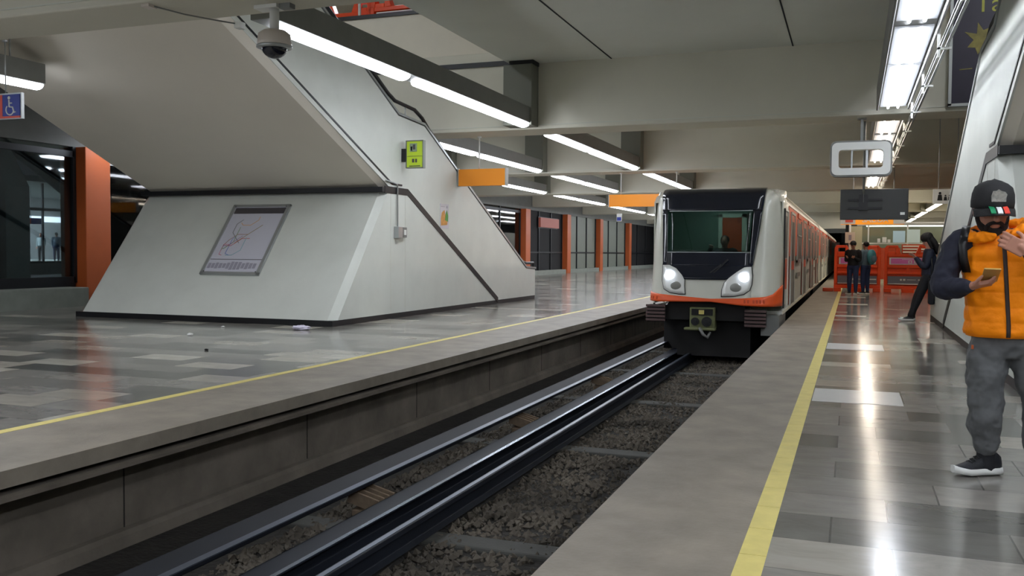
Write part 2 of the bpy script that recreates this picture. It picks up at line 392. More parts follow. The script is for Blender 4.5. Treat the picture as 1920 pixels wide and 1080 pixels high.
# ================================================================== STAIR BLOCKS
def stair(name, x0, sg, dy, label):
    Wd = 5.7
    t = thing(name, label, 'staircase', (x0+sg*Wd/2, 13.5+dy, 0))
    X = lambda d: x0+sg*d
    def pr(poly, d0, d1, nm, m, parent=t, bevel=0):
        return MB().prism([(y+dy, z) for y, z in poly], X(d0), X(d1), 'x').build(nm, m, parent, bevel)
    # lower block with chamfered front corners
    def ring(d, c): return [(X(d), y+dy, z) for y, z in ((13.5+c, .1), (15.33+c*.8, 2.43), (16.2, 2.43), (21.1, .1))]
    MB().loft([ring(0, .13), ring(.13, 0), ring(Wd-.13, 0), ring(Wd, .13)], False).build('base_block', 'stair', t)
    # grooves in the side face
    g = MB()
    for y in (15.55, 16.15): g.box(X(-.003), X(.01), y+dy-.006, y+dy+.006, .12, 2.4)
    g.build('panel_joint', 'ceil', t)
    pr([(13.45, 0), (24.03, 0), (24.03, .1), (13.45, .1)], .0, Wd, 'skirting', 'black')
    lowA = lambda y: 2.5+(15.55-y)*.44
    par = [(8.9, lowA(8.9)), (15.55, 2.5), (16.25, 2.5), (21.25, .1), (24.05, .1), (24.05, .82), (23.3, .86), (17.0, 3.87), (15.85, 3.93), (13.3, 5.22), (11.6, 6.05), (8.9, 6.05)]
    pr(par, .0, .16, 'parapet', 'stair'); pr(par, Wd-.16, Wd, 'parapet', 'stair')
    # soffit with chamfered long edges
    so = MB(); 
    def sr(y, z): return [(X(0), y+dy, z), (X(.14), y+dy, z-.1), (X(Wd-.14), y+dy, z-.1), (X(Wd), y+dy, z), (X(Wd-.17), y+dy, z+.12), (X(.17), y+dy, z+.12)]
    so.loft([sr(8.9, lowA(8.9)), sr(15.45, lowA(15.45)+.02)], False); so.build('soffit', 'soffit', t)
    # black bands
    def band(pts, th, nm):
        """thin strip following a line on both side faces"""
        for d0, d1 in ((-.012, .004), (Wd-.004, Wd+.012)):
            b = MB(); up = [(y, z+th/2) for y, z in pts]; lo = [(y, z-th/2) for y, z in pts][::-1]
            b.prism([(y+dy, z) for y, z in up+lo], X(d0), X(d1), 'x').build(nm, 'black', t)
    band([(8.9, lowA(8.9)+.11), (15.6, 2.59), (16.0, 2.59)], .035, 'edge_line')
    band([(15.3, 2.47), (16.25, 2.47), (21.2, .1)], .13, 'joint_band')
    MB().box(X(-.006), X(Wd+.006), 15.20+dy, 15.6+dy, 2.42, 2.51).build('joint_band', 'black', t)
    # steps
    st = []; y, z = 23.0, .0; st = [(23.0, .05)]
    ztop = [(23.0, 0), (17.0, 2.9), (15.85, 2.9), (9.2, 6.0)]
    def zz(y):
        for (a, p), (c, q) in zip(ztop, ztop[1:]):
            if c <= y <= a: return p+(q-p)*(a-y)/(a-c)
        return 6
    yy = 23.0; z = 0.05
    poly = [(23.0, .05)]
    while yy > 9.4:
        z = max(z, zz(yy-.3)); poly += [(yy, z), (yy-.3, z)]; yy -= .3
    poly += [(9.0, z), (9.0, lowA(9.0)+.02), (15.4, lowA(15.4)+.02), (16.25, 2.4), (21.1, .05)]
    pr(poly, .17, Wd-.17, 'steps', 'concrete')
    # metal coping and black handrail on both parapets
    for d in (.08, Wd-.08):
        path = [(11.6, 6.07), (13.3, 5.24), (15.85, 3.95), (17.0, 3.89), (23.3, .88), (24.08, .84)]
        b = MB(); b.loft([[(X(d)-.1, y+dy, z), (X(d)+.1, y+dy, z), (X(d)+.1, y+dy, z+.045), (X(d)-.1, y+dy, z+.045)] for y, z in path], False)
        b.build('coping', 'alu', t)
        hp = [(11.6, 6.3), (13.3, 5.47), (15.55, 4.33), (15.85, 4.22), (16.7, 4.17), (17.05, 4.05), (17.4, 3.83), (23.2, 1.05), (23.5, 1.0), (24.1, 1.0), (24.12, .86)]
        h = MB().tube([(X(d), y+dy, z) for y, z in hp], .038, 8).build('handrail', 'black', t)
        p = MB()
        for y, z in ((12.4, 5.7), (14.3, 4.75), (16.3, 3.9), (18.4, 3.2), (20.6, 2.15), (22.6, 1.2)):
            p.tube([(X(d), y+dy, z), (X(d), y+dy, z+.27 if y == 16.3 else z+.16)], .014, 6)
        p.build('post', 'alu', h)
    return t
stairL = stair('concrete_staircase', -8.3, -1, 0, 'white enclosed staircase with sloped base and framed map on the left platform')
stairR = stair('concrete_staircase', 1.5, 1, -3.9, 'white enclosed staircase at the right picture edge behind the man in the orange vest')
# duct beside the right stair
t = thing('cable_duct', 'tall narrow dark metal duct against the right white staircase side', 'duct', (1.45, 11.9, 0))
MB().box(1.40, 1.487, 11.2, 11.75, 0, 2.0).build('duct_body', 'greenpanel', t, bevel=.01)
MB().box(1.38, 1.487, 11.17, 11.22, 0, 2.02).box(1.38, 1.487, 11.73, 11.8, 0, 2.02).build('edge_trim', 'black', t)

# ---- framed map on the sloped front
t = thing('framed_map', 'framed metro network map with dark header on the sloped front of the left staircase', 'map', (-10.9, 14.6, 1.45))
v = Vector((0, .6186, .7857)).normalized(); n = Vector((0, -.7857, .6186)).normalized(); u = Vector((1, 0, 0))
mc = Vector((-10.9, 13.5+(1.5-.1)*.7855, 1.5)) + n*.012
MW, MH = .665, .86
MB().obox(mc, (u, v, n), (MW, MH, .012)).build('backing', 'alu', t)
f = MB()
for a, c, hu, hv in ((-MW+.035, 0, .035, MH), (MW-.035, 0, .035, MH), (0, MH-.03, MW, .03), (0, -MH+.03, MW, .03)):
    f.obox(mc+u*a+v*c+n*.02, (u, v, n), (hu, hv, .014))
f.build('frame', 'alu', t, bevel=.004)
M_['paper'] = mat('map_paper', (196, 196, 206), .25); M_['ink'] = mat('dark_print', (72, 68, 72), .3)
pp = MB().obox(mc+n*.014, (u, v, n), (MW-.07, MH-.06, .003)).build('map_sheet', 'paper', t)
def mrect(a, b2, hu, hv, m, nm='print', par=pp): MB().obox(mc+u*a+v*b2+n*.0185, (u, v, n), (hu, hv, .001)).build(nm, m, par)
mrect(0, .71, MW-.08, .075, 'ink', 'header')
mrect(0, -.5, MW-.08, .006, 'ink', 'rule')
M_['ink2'] = mat('faded_print', (150, 148, 160), .3)
lb = MB()
rnd = random.Random(4)
for i in range(13): lb.obox(mc+u*(-.54+i*.085)+v*(-.65)+n*.0185, (u, v, n), (.034, .05+.05*rnd.random(), .001))
lb.build('legend', 'ink2', pp)
for i, c in enumerate(((205, 120, 140), (110, 130, 190), (150, 130, 80), (120, 170, 180), (215, 160, 90), (190, 90, 90), (120, 150, 110), (160, 120, 100), (150, 110, 150), (110, 110, 110))):
    mm = mat('map_line_ink', c, .3); pts = []
    a, bb = rnd.uniform(-.35, .2), rnd.uniform(-.3, .45); ang = rnd.choice((0, .78, 1.57, 2.3))+rnd.choice((0, PI))
    for s in range(5):
        pts.append(mc+u*a+v*bb+n*.0185); L = rnd.uniform(.08, .22); ang += rnd.choice((-.78, 0, .78, 0))
        a = max(-.45, min(.45, a+math.cos(ang)*L)); bb = max(-.4, min(.55, bb+math.sin(ang)*L))
    lm = MB()
    for p, q in zip(pts, pts[1:]):
        dd = (q-p)
        if dd.length > .01: lm.obox((p+q)/2, (dd, n.cross(dd), n), (dd.length/2+.004, .006, .001))
    lm.build('metro_line', mm, pp)
sc = MB()
for a, c in ((-MW+.07, MH-.06), (MW-.08, -MH+.06), (-MW+.08, -MH+.06), (MW-.08, MH-.06)): sc.disc(mc+u*a+v*c+n*.036, n, .012, .006, 8)
sc.build('screw', 'ink', t)
# ---- projecting green sign on the stair side
t = thing('wall_sign', 'yellow-green rectangular sign projecting from the left staircase side', 'sign', (-8.03, 16, 2.93))
M_['lime'] = mat('lime_sign', (178, 205, 48), .35, emit=.12); M_['photo'] = mat('printed_picture', (150, 170, 140), .4, var=.5, scale=30)
MB().box(-8.2, -7.84, 16.0, 16.08, 2.93, 3.45).build('sign_board', 'lime', t)
f = MB().box(-8.21, -8.19, 15.99, 16.09, 2.92, 3.46).box(-7.85, -7.83, 15.99, 16.09, 2.92, 3.46).box(-8.2, -7.84, 15.99, 16.09, 3.44, 3.46).box(-8.2, -7.84, 15.99, 16.09, 2.92, 2.94).build('frame', 'greenpanel', t)
MB().box(-8.3, -8.2, 15.98, 16.06, 3.05, 3.3).build('mount', 'black', t)
MB().box(-8.12, -7.97, 15.985, 16.0, 3.24, 3.40).build('picture', 'photo', t)
MB().box(-8.1, -8.07, 15.985, 16.0, 3.26, 3.34).box(-8.05, -8.0, 15.984, 16.0, 3.28, 3.38).build('print', 'ink', t)
MB().box(-8.18, -7.86, 15.99, 16.0, 3.15, 3.156).build('rule', 'ink', t)
MB().box(-8.07, -8.03, 15.985, 16.0, 3.03, 3.10).box(-8.0, -7.97, 15.985, 16.0, 3.03, 3.10).box(-8.13, -7.9, 15.985, 16.0, 2.955, 2.97).build('icon', 'ink', t)
# ---- small food poster
t = thing('poster', 'small food poster stuck on the left staircase side above the black band', 'poster', (-8.29, 18, 1.8))
MB().box(-8.3, -8.292, 17.77, 18.2, 1.8, 2.33).build('sheet', 'paper', t)
M_['food1'] = mat('poster_orange', (214, 150, 60), .4, var=.4, scale=12); M_['food2'] = mat('poster_green', (70, 150, 50), .4, var=.3, scale=12)
b = MB(); b.prism([(17.8, 1.86), (18.12, 1.88), (18.15, 2.05), (18.02, 2.1), (17.98, 2.2), (17.85, 2.14), (17.8, 2.02)], -8.292, -8.288, 'x'); b.build('food_picture', 'food1', t)
MB().prism([(18.0, 1.98), (18.16, 1.95), (18.17, 2.08), (18.1, 2.2), (18.03, 2.1)], -8.29, -8.286, 'x').build('food_picture', 'food2', t)
MB().box(-8.292, -8.288, 17.82, 18.0, 2.26, 2.28).box(-8.292, -8.287, 18.08, 18.15, 2.24, 2.29).build('lettering', 'ink2', t)
# ---- conduit and switch box on the stair side
t = thing('switch_box', 'small grey electrical box with conduit on the left staircase side', 'switch', (-8.27, 15.8, 1.55))
MB().box(-8.3, -8.2, 15.68, 15.86, 1.55, 1.78).build('box', 'alu', t, bevel=.01)
MB().box(-8.3, -8.22, 15.9, 16.08, 1.57, 1.77).box(-8.3, -8.21, 15.86, 15.9, 1.6, 1.74).build('outlet', 'darkmetal', t, bevel=.01)
MB().box(-8.23, -8.21, 15.94, 16.03, 1.62, 1.72).build('outlet_cover', 'white', t)
MB().tube([(-8.27, 15.77, 1.78), (-8.27, 15.77, 2.56), (-8.27, 15.74, 2.6), (-8.27, 15.3, 2.64)], .015, 6).build('conduit', 'alu', t)

# ---- hanging signs
def hang_sign(x0, x1, z0, z1, y, label, rods, ztop=3.85, m='orangesign', name='hanging_sign', cat='sign', th=.14, endm='alu'):
    t = thing(name, label, cat, ((x0+x1)/2, y, z0))
    MB().box(x0, x1, y-th/2, y+th/2, z0, z1).build('sign_board', m, t, bevel=.004)
    MB().box(x0-.02, x0, y-th/2-.01, y+th/2+.01, z0-.01, z1+.01).box(x1, x1+.02, y-th/2-.01, y+th/2+.01, z0-.01, z1+.01).build('end_cap', endm, t)
    r = MB()
    for x in rods: r.tube([(x, y, z1), (x, y, ztop)], .018, 6); r.disc((x, y, ztop-.03), (0, 0, 1), .05, .03, 10)
    r.build('rod', 'white', t); return t
hang_sign(-8.25, -7.14, 2.76, 3.13, 18.7, 'blank orange hanging sign just right of the left staircase parapet', (-7.78,))
sB = hang_sign(-7.35, -4.8, 2.77, 3.16, 28.6, 'wide blank orange hanging sign above and left of the train roof', (-6.98, -5.2))
sC = hang_sign(-6.4, -3.9, 2.5, 2.88, 38.7, 'orange hanging sign with white lettering partly hidden by the train', (-5.9, -4.6))
b = MB()
for i in range(9): b.box(-6.1+i*.12, -6.1+i*.12+.08, 38.6, 38.63, 2.72, 2.81)
for i in range(16): b.box(-6.3+i*.11, -6.3+i*.11+.07, 38.6, 38.63, 2.60, 2.65)
b.build('lettering', 'white', sC)
# wheelchair sign at the left edge
M_['blue'] = mat('sign_blue', (38, 58, 150), .4); M_['red'] = mat('sign_red', (222, 84, 66), .4)
t = thing('hanging_sign', 'red and blue hanging sign with white wheelchair symbol at the left picture edge', 'sign', (-9.9, 8.35, 2.89))
MB().box(-10.35, -9.5, 8.34, 8.38, 2.885, 3.2).build('sign_board', 'alu', t)
MB().box(-9.8, -9.52, 8.33, 8.34, 2.92, 3.18).build('blue_panel', 'blue', t)
MB().box(-10.1, -9.805, 8.33, 8.34, 2.92, 3.18).build('red_panel', 'red', t)
MB().box(-10.33, -9.52, 8.33, 8.34, 2.895, 2.918).build('red_border', 'red', t)
w = MB(); cx, cz, y = -9.675, 3.015, 8.326
arc = [(cx+.062*math.cos(a), y, cz-.02+.062*math.sin(a)) for a in [PI*.75+PI*1.25*k/14 for k in range(15)]]
w.tube(arc, .008, 6); w.disc((cx-.015, y+.005, cz+.125), (0, -1, 0), .02, .006, 12)
w.tube([(cx-.012, y, cz+.1), (cx-.008, y, cz+.015), (cx+.045, y, cz+.01), (cx+.068, y, cz-.055), (cx+.09, y, cz-.048)], .01, 6); w.tube([(cx-.01, y, cz+.06), (cx+.035, y, cz+.06)], .007, 6)
w.build('wheelchair_symbol', 'white', t)
w = MB(); cx = -9.95
w.disc((cx+.02, y+.005, 3.13), (0, -1, 0), .025, .006, 12); w.prism([(cx-.09, 2.95), (cx+.04, 2.95), (cx+.07, 3.03), (cx+.05, 3.05), (cx+.08, 3.09), (cx-.02, 3.1), (cx-.05, 3.03)], y+.002, y+.006, 'y')
w.build('white_symbol', 'white', t)
MB().tube([(-9.78, 8.36, 3.2), (-9.78, 8.36, 3.86)], .008, 6).disc((-9.78, 8.36, 3.83), (0, 0, 1), .03, .02, 10).build('rod', 'alu', t)
# restroom sign
t = thing('hanging_sign', 'white sign with black toilet figures beside the right staircase', 'sign', (2.0, 24, 2.5))
MB().box(1.78, 2.4, 23.97, 24.03, 2.52, 2.87).build('sign_board', 'white', t)
w = MB()
for i, (x, s) in enumerate(((1.93, 1.25), (2.05, .8), (2.14, .8))):
    w.disc((x, 23.965, 2.61+.13*s), (0, -1, 0), .025*s, .006, 10); w.prism([(x-.045*s, 2.6), (x+.045*s, 2.6), (x+.03*s, 2.6+.11*s), (x-.03*s, 2.6+.11*s)], 23.958, 23.966, 'y')
w.build('figure_symbols', 'black', t)
MB().tube([(1.9, 24, 2.87), (1.9, 24, 5.2)], .012, 6).tube([(2.3, 24, 2.87), (2.3, 24, 5.2)], .012, 6).build('rod', 'alu', t)
# exit sign behind the television
t = thing('hanging_sign', 'orange and white exit sign hanging behind the black television', 'sign', (.6, 34, 2.35))
MB().box(-.4, 1.65, 33.95, 34.05, 2.34, 2.75).build('sign_board', 'orangesignlit', t)
for a, c in ((-.4, .08), (1.3, 1.65)): MB().box(a, c, 33.93, 33.95, 2.36, 2.73).build('white_panel', 'white', t)
MB().box(-.25, .0, 33.92, 33.93, 2.42, 2.68).build('red_symbol', 'red', t)
text_mesh('SALIDA', .26, 'lettering', 'white', t, (.72, 33.94, 2.5), FRONT, bold=.004)
MB().tube([(.0, 34, 2.75), (.0, 34, 5.2)], .015, 6).tube([(1.3, 34, 2.75), (1.3, 34, 5.2)], .015, 6).build('rod', 'alu', t)
# small blue-white sign near the far left
t = thing('hanging_sign', 'tiny blue and white sign hanging below the far left lights', 'sign', (-9.8, 40, 2.5))
MB().box(-9.95, -9.72, 40, 40.04, 2.72, 3.05).build('sign_board', 'white', t); MB().box(-9.93, -9.74, 39.99, 40, 2.74, 2.9).build('blue_panel', 'blue', t)
MB().tube([(-9.83, 40.02, 3.05), (-9.83, 40.02, 3.85+1.3)], .01, 6).build('rod', 'alu', t)
# red lit sign behind the far glass
t = thing('wall_sign', 'pale red illuminated sign behind the dark glass right of the left staircase', 'sign', (-17.3, 51, 2.6))
M_['redlit'] = mat('red_lit_sign', (150, 84, 72), .5, emit=.15)
MB().box(-16.92, -16.8, 49.6, 53.1, 2.75, 3.3).build('sign_board', 'redlit', t); MB().box(-16.95, -16.92, 49.5, 53.2, 2.7, 3.35).build('frame', 'darkframe', t)

# ---- empty oval frame sign and television, both under the second beam
def rrect(x0, x1, z0, z1, r, n=6):
    P = []
    for cx, cz, a0 in ((x1-r, z1-r, 0), (x0+r, z1-r, PI/2), (x0+r, z0+r, PI), (x1-r, z0+r, 1.5*PI)):
        P += [(cx+r*math.cos(a0+PI/2*k/n), cz+r*math.sin(a0+PI/2*k/n)) for k in range(n+1)]
    return P
def frame_ring(b, o, i, y0, y1):
    rings = [[(x, y0, z) for x, z in o], [(x, y1, z) for x, z in o], [(x, y1, z) for x, z in i], [(x, y0, z) for x, z in i]]
    V = [[b.bm.verts.new(p) for p in r] for r in rings]; n = len(o)
    for a, c in zip(V, V[1:]+V[:1]):
        for k in range(n): b.bm.faces.new((a[k], a[(k+1) % n], c[(k+1) % n], c[k]))
t = thing('sign_frame', 'empty silver rounded frame hanging above the black television', 'sign frame', (.11, 18.4, 2.76))
b = MB(); frame_ring(b, rrect(-.43, .66, 2.76, 3.43, .12), rrect(-.36, .59, 2.83, 3.36, .1), 18.3, 18.5); b.build('outer_shell', 'darkmetal', t)
b = MB(); frame_ring(b, rrect(-.40, .63, 2.79, 3.40, .1), rrect(-.28, .50, 2.92, 3.26, .06), 18.28, 18.48); b.build('inner_ring', 'white', t)
MB().box(-.06, -.03, 18.36, 18.4, 2.86, 3.3).box(.2, .24, 18.36, 18.4, 2.86, 3.3).build('crossbar', 'alu', t)
MB().box(.1, .15, 18.38, 18.42, 3.4, 3.85).box(.04, .2, 18.33, 18.47, 3.83, 3.85).build('rod', 'darkmetal', t)
M_['tvblack'] = mat('television_back', (52, 53, 52), .3)
t = thing('television', 'black television seen from behind on a ceiling pole above the platform', 'television', (.37, 18.9, 1.98))
MB().box(-.24, .98, 18.86, 18.93, 1.97, 2.56).build('casing', 'tvblack', t, bevel=.01)
MB().box(.1, .26, 18.78, 18.86, 2.15, 2.45).box(-.1, .52, 18.83, 18.86, 2.17, 2.21).box(-.1, .52, 18.83, 18.86, 2.33, 2.37).build('bracket', 'black', t)
MB().tube([(.18, 18.8, 2.3), (.18, 18.8, 3.86)], .022, 8).build('pole', 'darkmetal', t)
MB().box(.84, .92, 18.855, 18.86, 2.06, 2.11).build('sticker', 'white', t)
# ---- dome camera under the nearest beam
t = thing('dome_camera', 'cream dome security camera hanging from the nearest ceiling beam', 'security camera', (-5.69, 8.1, 3.85))
c = (-5.69, 8.1)
MB().box(c[0]-.2, c[0]+.08, c[1]-.08, c[1]+.08, 3.81, 3.85).build('mounting_plate', 'white', t, bevel=.005)
MB().box(c[0]+.09, c[0]+.22, c[1]-.05, c[1]+.05, 3.80, 3.85).build('junction_box', 'darkmetal', t)
MB().tube([(c[0], c[1], 3.81), (c[0], c[1], 3.58)], .05, 14).build('neck', 'white', t)
M_['cream'] = mat('cream_plastic', (206, 196, 186), .35)
b = MB(); b.loft([[(c[0]+r*math.cos(a), c[1]+r*math.sin(a), z) for a in [2*PI*k/28 for k in range(28)]] for r, z in ((.05, 3.60), (.12, 3.585), (.165, 3.55), (.175, 3.47), (.18, 3.42), (.155, 3.405))]); b.build('housing', 'cream', t)
b = MB(); b.loft([[(c[0]+r*math.cos(a), c[1]+r*math.sin(a), z) for a in [2*PI*k/28 for k in range(28)]] for r, z in ((.182, 3.43), (.185, 3.41), (.15, 3.40))]); b.build('rim', 'alu', t)
MB().ell((c[0], c[1], 3.42), (.135, .135, .12), seg=24).build('dome', 'blackgloss', t)
# ---- cable with plug on the beam underside
t = thing('cable', 'thin cable with white connector under the nearest ceiling beam', 'cable', (-7, 8.2, 3.85))
MB().tube([(-6.9, 7.65, 3.84), (-6.75, 8.0, 3.82), (-6.6, 8.3, 3.82), (-6.5, 8.55, 3.83)], .009, 6).build('wire', 'darkmetal', t)
MB().box(-6.52, -6.44, 8.52, 8.62, 3.78, 3.85).build('connector', 'white', t)
MB().box(-6.98, -6.88, 7.6, 7.72, 3.82, 3.85).build('clip', 'cream', t)
# ---- hanging conduit tray over the right platform
t = thing('conduit_rack', 'bundle of thin white conduits on hanging brackets right of the platform lights', 'conduit', (.94, 10, 3.72))
for j, (dx, dz) in enumerate(((-.05, 0), (-.015, .03), (.02, 0), (.05, .04))):
    MB().tube([(.96+dx, -6, 3.74+dz), (.96+dx, 62, 3.74+dz)], .011, 6).build('conduit', 'alu', t)
for k in range(26):
    y = 9.2-7*2.5375+k*2.5375
    if y > 61: break
    MB().box(.88, .91, y, y+.04, 3.6, 4.08).box(.88, 1.03, y, y+.04, 3.69, 3.715).tube([(.895, y+.02, 4.08), (.895, y+.02, 5.2)], .006, 5).build('bracket', 'white', t)
# ---- advertising banner on the hall parapet, right
t = thing('advertising_banner', 'dark purple banner with yellow star and lettering above the right staircase', 'banner', (2.2, 17.9, 3.95))
M_['purple'] = mat('dark_purple_print', (42, 36, 62), .35, var=.3, scale=1.5)
M_['star'] = mat('dull_yellow_print', (150, 138, 62), .4, var=.4, scale=9)
MB().box(1.58, 3.8, 17.86, 17.9, 3.97, 6.42).build('print', 'purple', t)
MB().box(1.53, 1.58, 17.84, 17.94, 3.93, 6.46).box(1.53, 3.85, 17.84, 17.94, 3.92, 3.97).build('frame', 'alu', t)
st = []
for k in range(14):
    a = 2*PI*k/14; r = (.30, .15)[k % 2]*(1+.15*math.sin(k*2.3)); st.append((2.03+r*math.cos(a)*.85, 5.06+r*math.sin(a)))
MB().prism(st, 17.852, 17.86, 'y').build('star', 'star', t)
M_['yel2'] = mat('yellow_lettering', (190, 190, 70), .4)
text_mesh('Tar', .42, 'lettering', 'yel2', t, (2.22, 17.856, 5.66), FRONT, align='CENTER')
MB().prism([(1.7, 4.55), (1.9, 4.56), (1.9, 4.575), (1.7, 4.565)], 17.852, 17.86, 'y').prism([(2.2, 4.5), (2.3, 4.55), (2.28, 4.65), (2.18, 4.6)], 17.852, 17.86, 'y').build('small_print', 'star', t)
# ================================================================== TRACK
rnd = random.Random(7)
def rail(name, prof, y0, y1, m, label, cat='rail', group=None):
    t = MB().prism(prof, y0, y1, 'y').build(name, m, bevel=.006); return tag(t, label, cat, group)
TY0, TY1 = YN, 108
M_['steel2'] = mat('worn_steel', (96, 102, 116), .35, .7)
def mir(p): return [(-4.72-x, z) for x, z in p]
gb = [(-3.78, -.50), (-3.52, -.515), (-3.52, -.545), (-3.72, -.53), (-3.735, -.66), (-3.77, -.66)]
rw = [(-3.43, -.66), (-3.21, -.66), (-3.21, -.675), (-3.31, -.69), (-3.31, -.80), (-3.22, -.82), (-3.42, -.82), (-3.33, -.80), (-3.33, -.69), (-3.43, -.675)]
sr_ = [(-3.0, -.66), (-2.93, -.66), (-2.925, -.70), (-2.95, -.71), (-2.955, -.80), (-2.90, -.82), (-3.03, -.82), (-2.975, -.80), (-2.98, -.71), (-3.005, -.70)]
g_ = rail('guide_bar', gb, TY0, TY1, 'darksteel', 'dark steel side bar running along the foot of the left pit wall')
MB().box(-3.575, -3.515, TY0, TY1, -.516, -.508).build('worn_edge', 'steel2', g_)
g_ = rail('running_track', rw, TY0, TY1, 'steel', 'wide dark steel running strip with a polished edge on the left of the track')
MB().box(-3.245, -3.208, TY0, TY1, -.664, -.656).build('worn_edge', 'polished', g_)
g_ = rail('rail', sr_, TY0, TY1, 'steel', 'narrow steel rail just right of the wide running strip')
MB().box(-2.985, -2.945, TY0, TY1, -.664, -.657).build('worn_edge', 'steel2', g_)
rail('running_track', mir(rw), TY0, TY1, 'steel', 'steel running strip close under the right platform edge')
rail('rail', mir(sr_), TY0, TY1, 'steel', 'narrow steel rail on the right side of the track bed')
def sleeper(y, i):
    t = MB().box(-4.2, -1.3, y-.13, y+.13, -.95, -.825).build('sleeper', 'sleeper', bevel=.02)
    tag(t, 'flat grey concrete sleeper crossing the gravel, %s' % ('%s one seen from the camera' % ORD[i-1] if 1 <= i < 4 else 'under the camera' if i < 1 else 'in the dark under the train'), 'sleeper', 'concrete sleepers')
for i in range(0, 12): sleeper(2.75+i*3.34, i)
for i, y in enumerate((2.8, 6.35, 9.95, 13.5)):
    t = thing('guide_bar_insulator', 'rusty finned bracket between side bar and running strip, %s from the camera' % ORD[i], 'bracket', (-3.55, y, -.75), 'finned insulator brackets')
    b = MB()
    for k in range(4): b.obox((-3.56, y+.085*(k-1.5), -.665), ((1, 0, -.25), (0, 1, 0), (.25, 0, 1)), (.13, .012, .05))
    b.build('fin', 'rust', t)
    MB().box(-3.66, -3.45, y-.14, y+.14, -.82, -.735).build('foot', 'rust', t, bevel=.01)
# gravel
def stones(name, n, y0, y1, xs, seed, smin, smax):
    r = random.Random(seed); b = bmesh.new()
    base = [(1, 0, 0), (-1, 0, 0), (0, 1, 0), (0, -1, 0), (0, 0, 1), (0, 0, -1)]
    fc = [(0, 2, 4), (2, 1, 4), (1, 3, 4), (3, 0, 4), (2, 0, 5), (1, 2, 5), (3, 1, 5), (0, 3, 5)]
    for _ in range(n):
        y = y0+(y1-y0)*r.random()**1.6; x = r.choice(xs); x = r.uniform(*x); s = r.uniform(smin, smax)
        q = Matrix.Rotation(r.random()*6, 3, 'Z') @ Matrix.Rotation(r.random()*6, 3, 'X')
        h = -.86+s*.25+.03*noise.noise((x*2, y*2, 0))
        v = [b.verts.new(Vector((x, y, h))+q @ Vector(p)*s*r.uniform(.6, 1.2)) for p in base]
        for f in fc: b.faces.new([v[i] for i in f])
    me = bpy.data.meshes.new(name); b.to_mesh(me); b.free(); me.materials.append(M_['stone'])
    o = bpy.data.objects.new(name, me); COL.objects.link(o)
    return tag(o, 'loose dirty track gravel between the rails and beside them', 'gravel', kind='stuff')
stones('gravel', 26000, 1.5, 30, [(-2.88, -2.1), (-2.88, -1.3), (-2.88, -1.3), (-3.55, -3.4), (-4.0, -3.75)], 3, .012, .042)
# litter
M_['litter'] = mat('crumpled_wrapper', (220, 214, 232), .4, var=.3, scale=20)
def crumple(name, c, sx, sy, sz, seed, label, m):
    b = MB(); b.ell(c, (sx, sy, sz), seg=12, rings=8, smooth=False); r = random.Random(seed)
    for v in b.bm.verts: v.co += Vector((r.uniform(-1, 1)*sx*.2, r.uniform(-1, 1)*sy*.2, r.uniform(-.5, 1)*sz*.3)); v.co.z = max(v.co.z, .001)
    return tag(b.build(name, m), label, 'litter')
crumple('crumpled_wrapper', (-8.45, 12.75, .03), .17, .09, .04, 1, 'crumpled white and purple wrapper on the floor at the corner of the left staircase', 'litter')
crumple('paper_scrap', (-9.4, 11.2, .015), .05, .04, .02, 2, 'tiny white paper scrap on the left platform floor', 'white')
crumple('paper_scrap', (-7.8, 9.6, .01), .03, .02, .012, 3, 'tiny dark scrap on the floor near the left yellow line', 'dark')
crumple('paper_scrap', (-9.9, 12.6, .01), .03, .03, .012, 4, 'smallest pale scrap on the floor just before the left staircase', 'white')
# white slabs in the right platform floor
for i, (x0, x1, y0, y1) in enumerate(((-.31, .44, 8.45, 9.25), (-.31, .43, 13.2, 14.05), (-.31, .4, 25.0, 25.5), (-.31, .4, 29.2, 29.7), (-.31, .3, 20.3, 20.6))):
    tag(MB().box(x0, x1, y0, y1, -.02, .003).build('floor_slab', 'whitetile'), 'white marble slab set in the grey floor beside the yellow line, %s from the camera' % ORD[i], 'floor slab', 'white floor slabs')

# ================================================================== TRAIN
CX = -2.49; HW = 1.245
M_['tbody'] = mat('train_white_paint', (206, 206, 194), .3, var=.04, coat=.3)
M_['tgrey'] = mat('train_grey_paint', (186, 188, 182), .5)
M_['torange'] = mat('train_orange_paint', (226, 88, 34), .42, var=.04)
M_['tdoor'] = mat('train_door_orange', (196, 74, 38), .35)
M_['troof'] = mat('train_roof_cream', (216, 210, 196), .4)
M_['under'] = mat('train_underframe', (30, 29, 29), .8)
M_['headlight'] = mat('headlight_glass', (225, 235, 255), .3, emit=22)
M_['lens'] = mat('grey_lens', (140, 140, 134), .3)
M_['petal'] = mat('headlight_housing', (214, 215, 210), .25, coat=.5)
M_['winglass'] = glassy('windscreen_glass', (150, 168, 170))
M_['tglass'] = mat('train_side_glass', (80, 86, 84), .4, spec=.25)
M_['cabin'] = mat('cab_interior', (104, 122, 112), .6)
M_['bumper'] = mat('striped_bumper', (86, 66, 64), .6)
M_['coupler'] = mat('coupler_green', (120, 124, 84), .6, var=.35, scale=6)
train = thing('metro_train', 'white and orange metro train with lit headlights arriving at the platform', 'train', (CX, 17.5, -.8))
def FY(x, z):
    """front surface depth at world x, z"""
    u = abs(x-CX)/HW; y = 17.35+.25*max(0, z-.3)+.05*u*u
    t = max(0, (u-.72)/.28); y += .62*(1-math.sqrt(max(0, 1-t*t))) if t < 1 else .62
    tz = max(0, (z-2.36)/.2); y += .35*(1-math.sqrt(max(0, 1-min(1, tz)**2)))
    return y
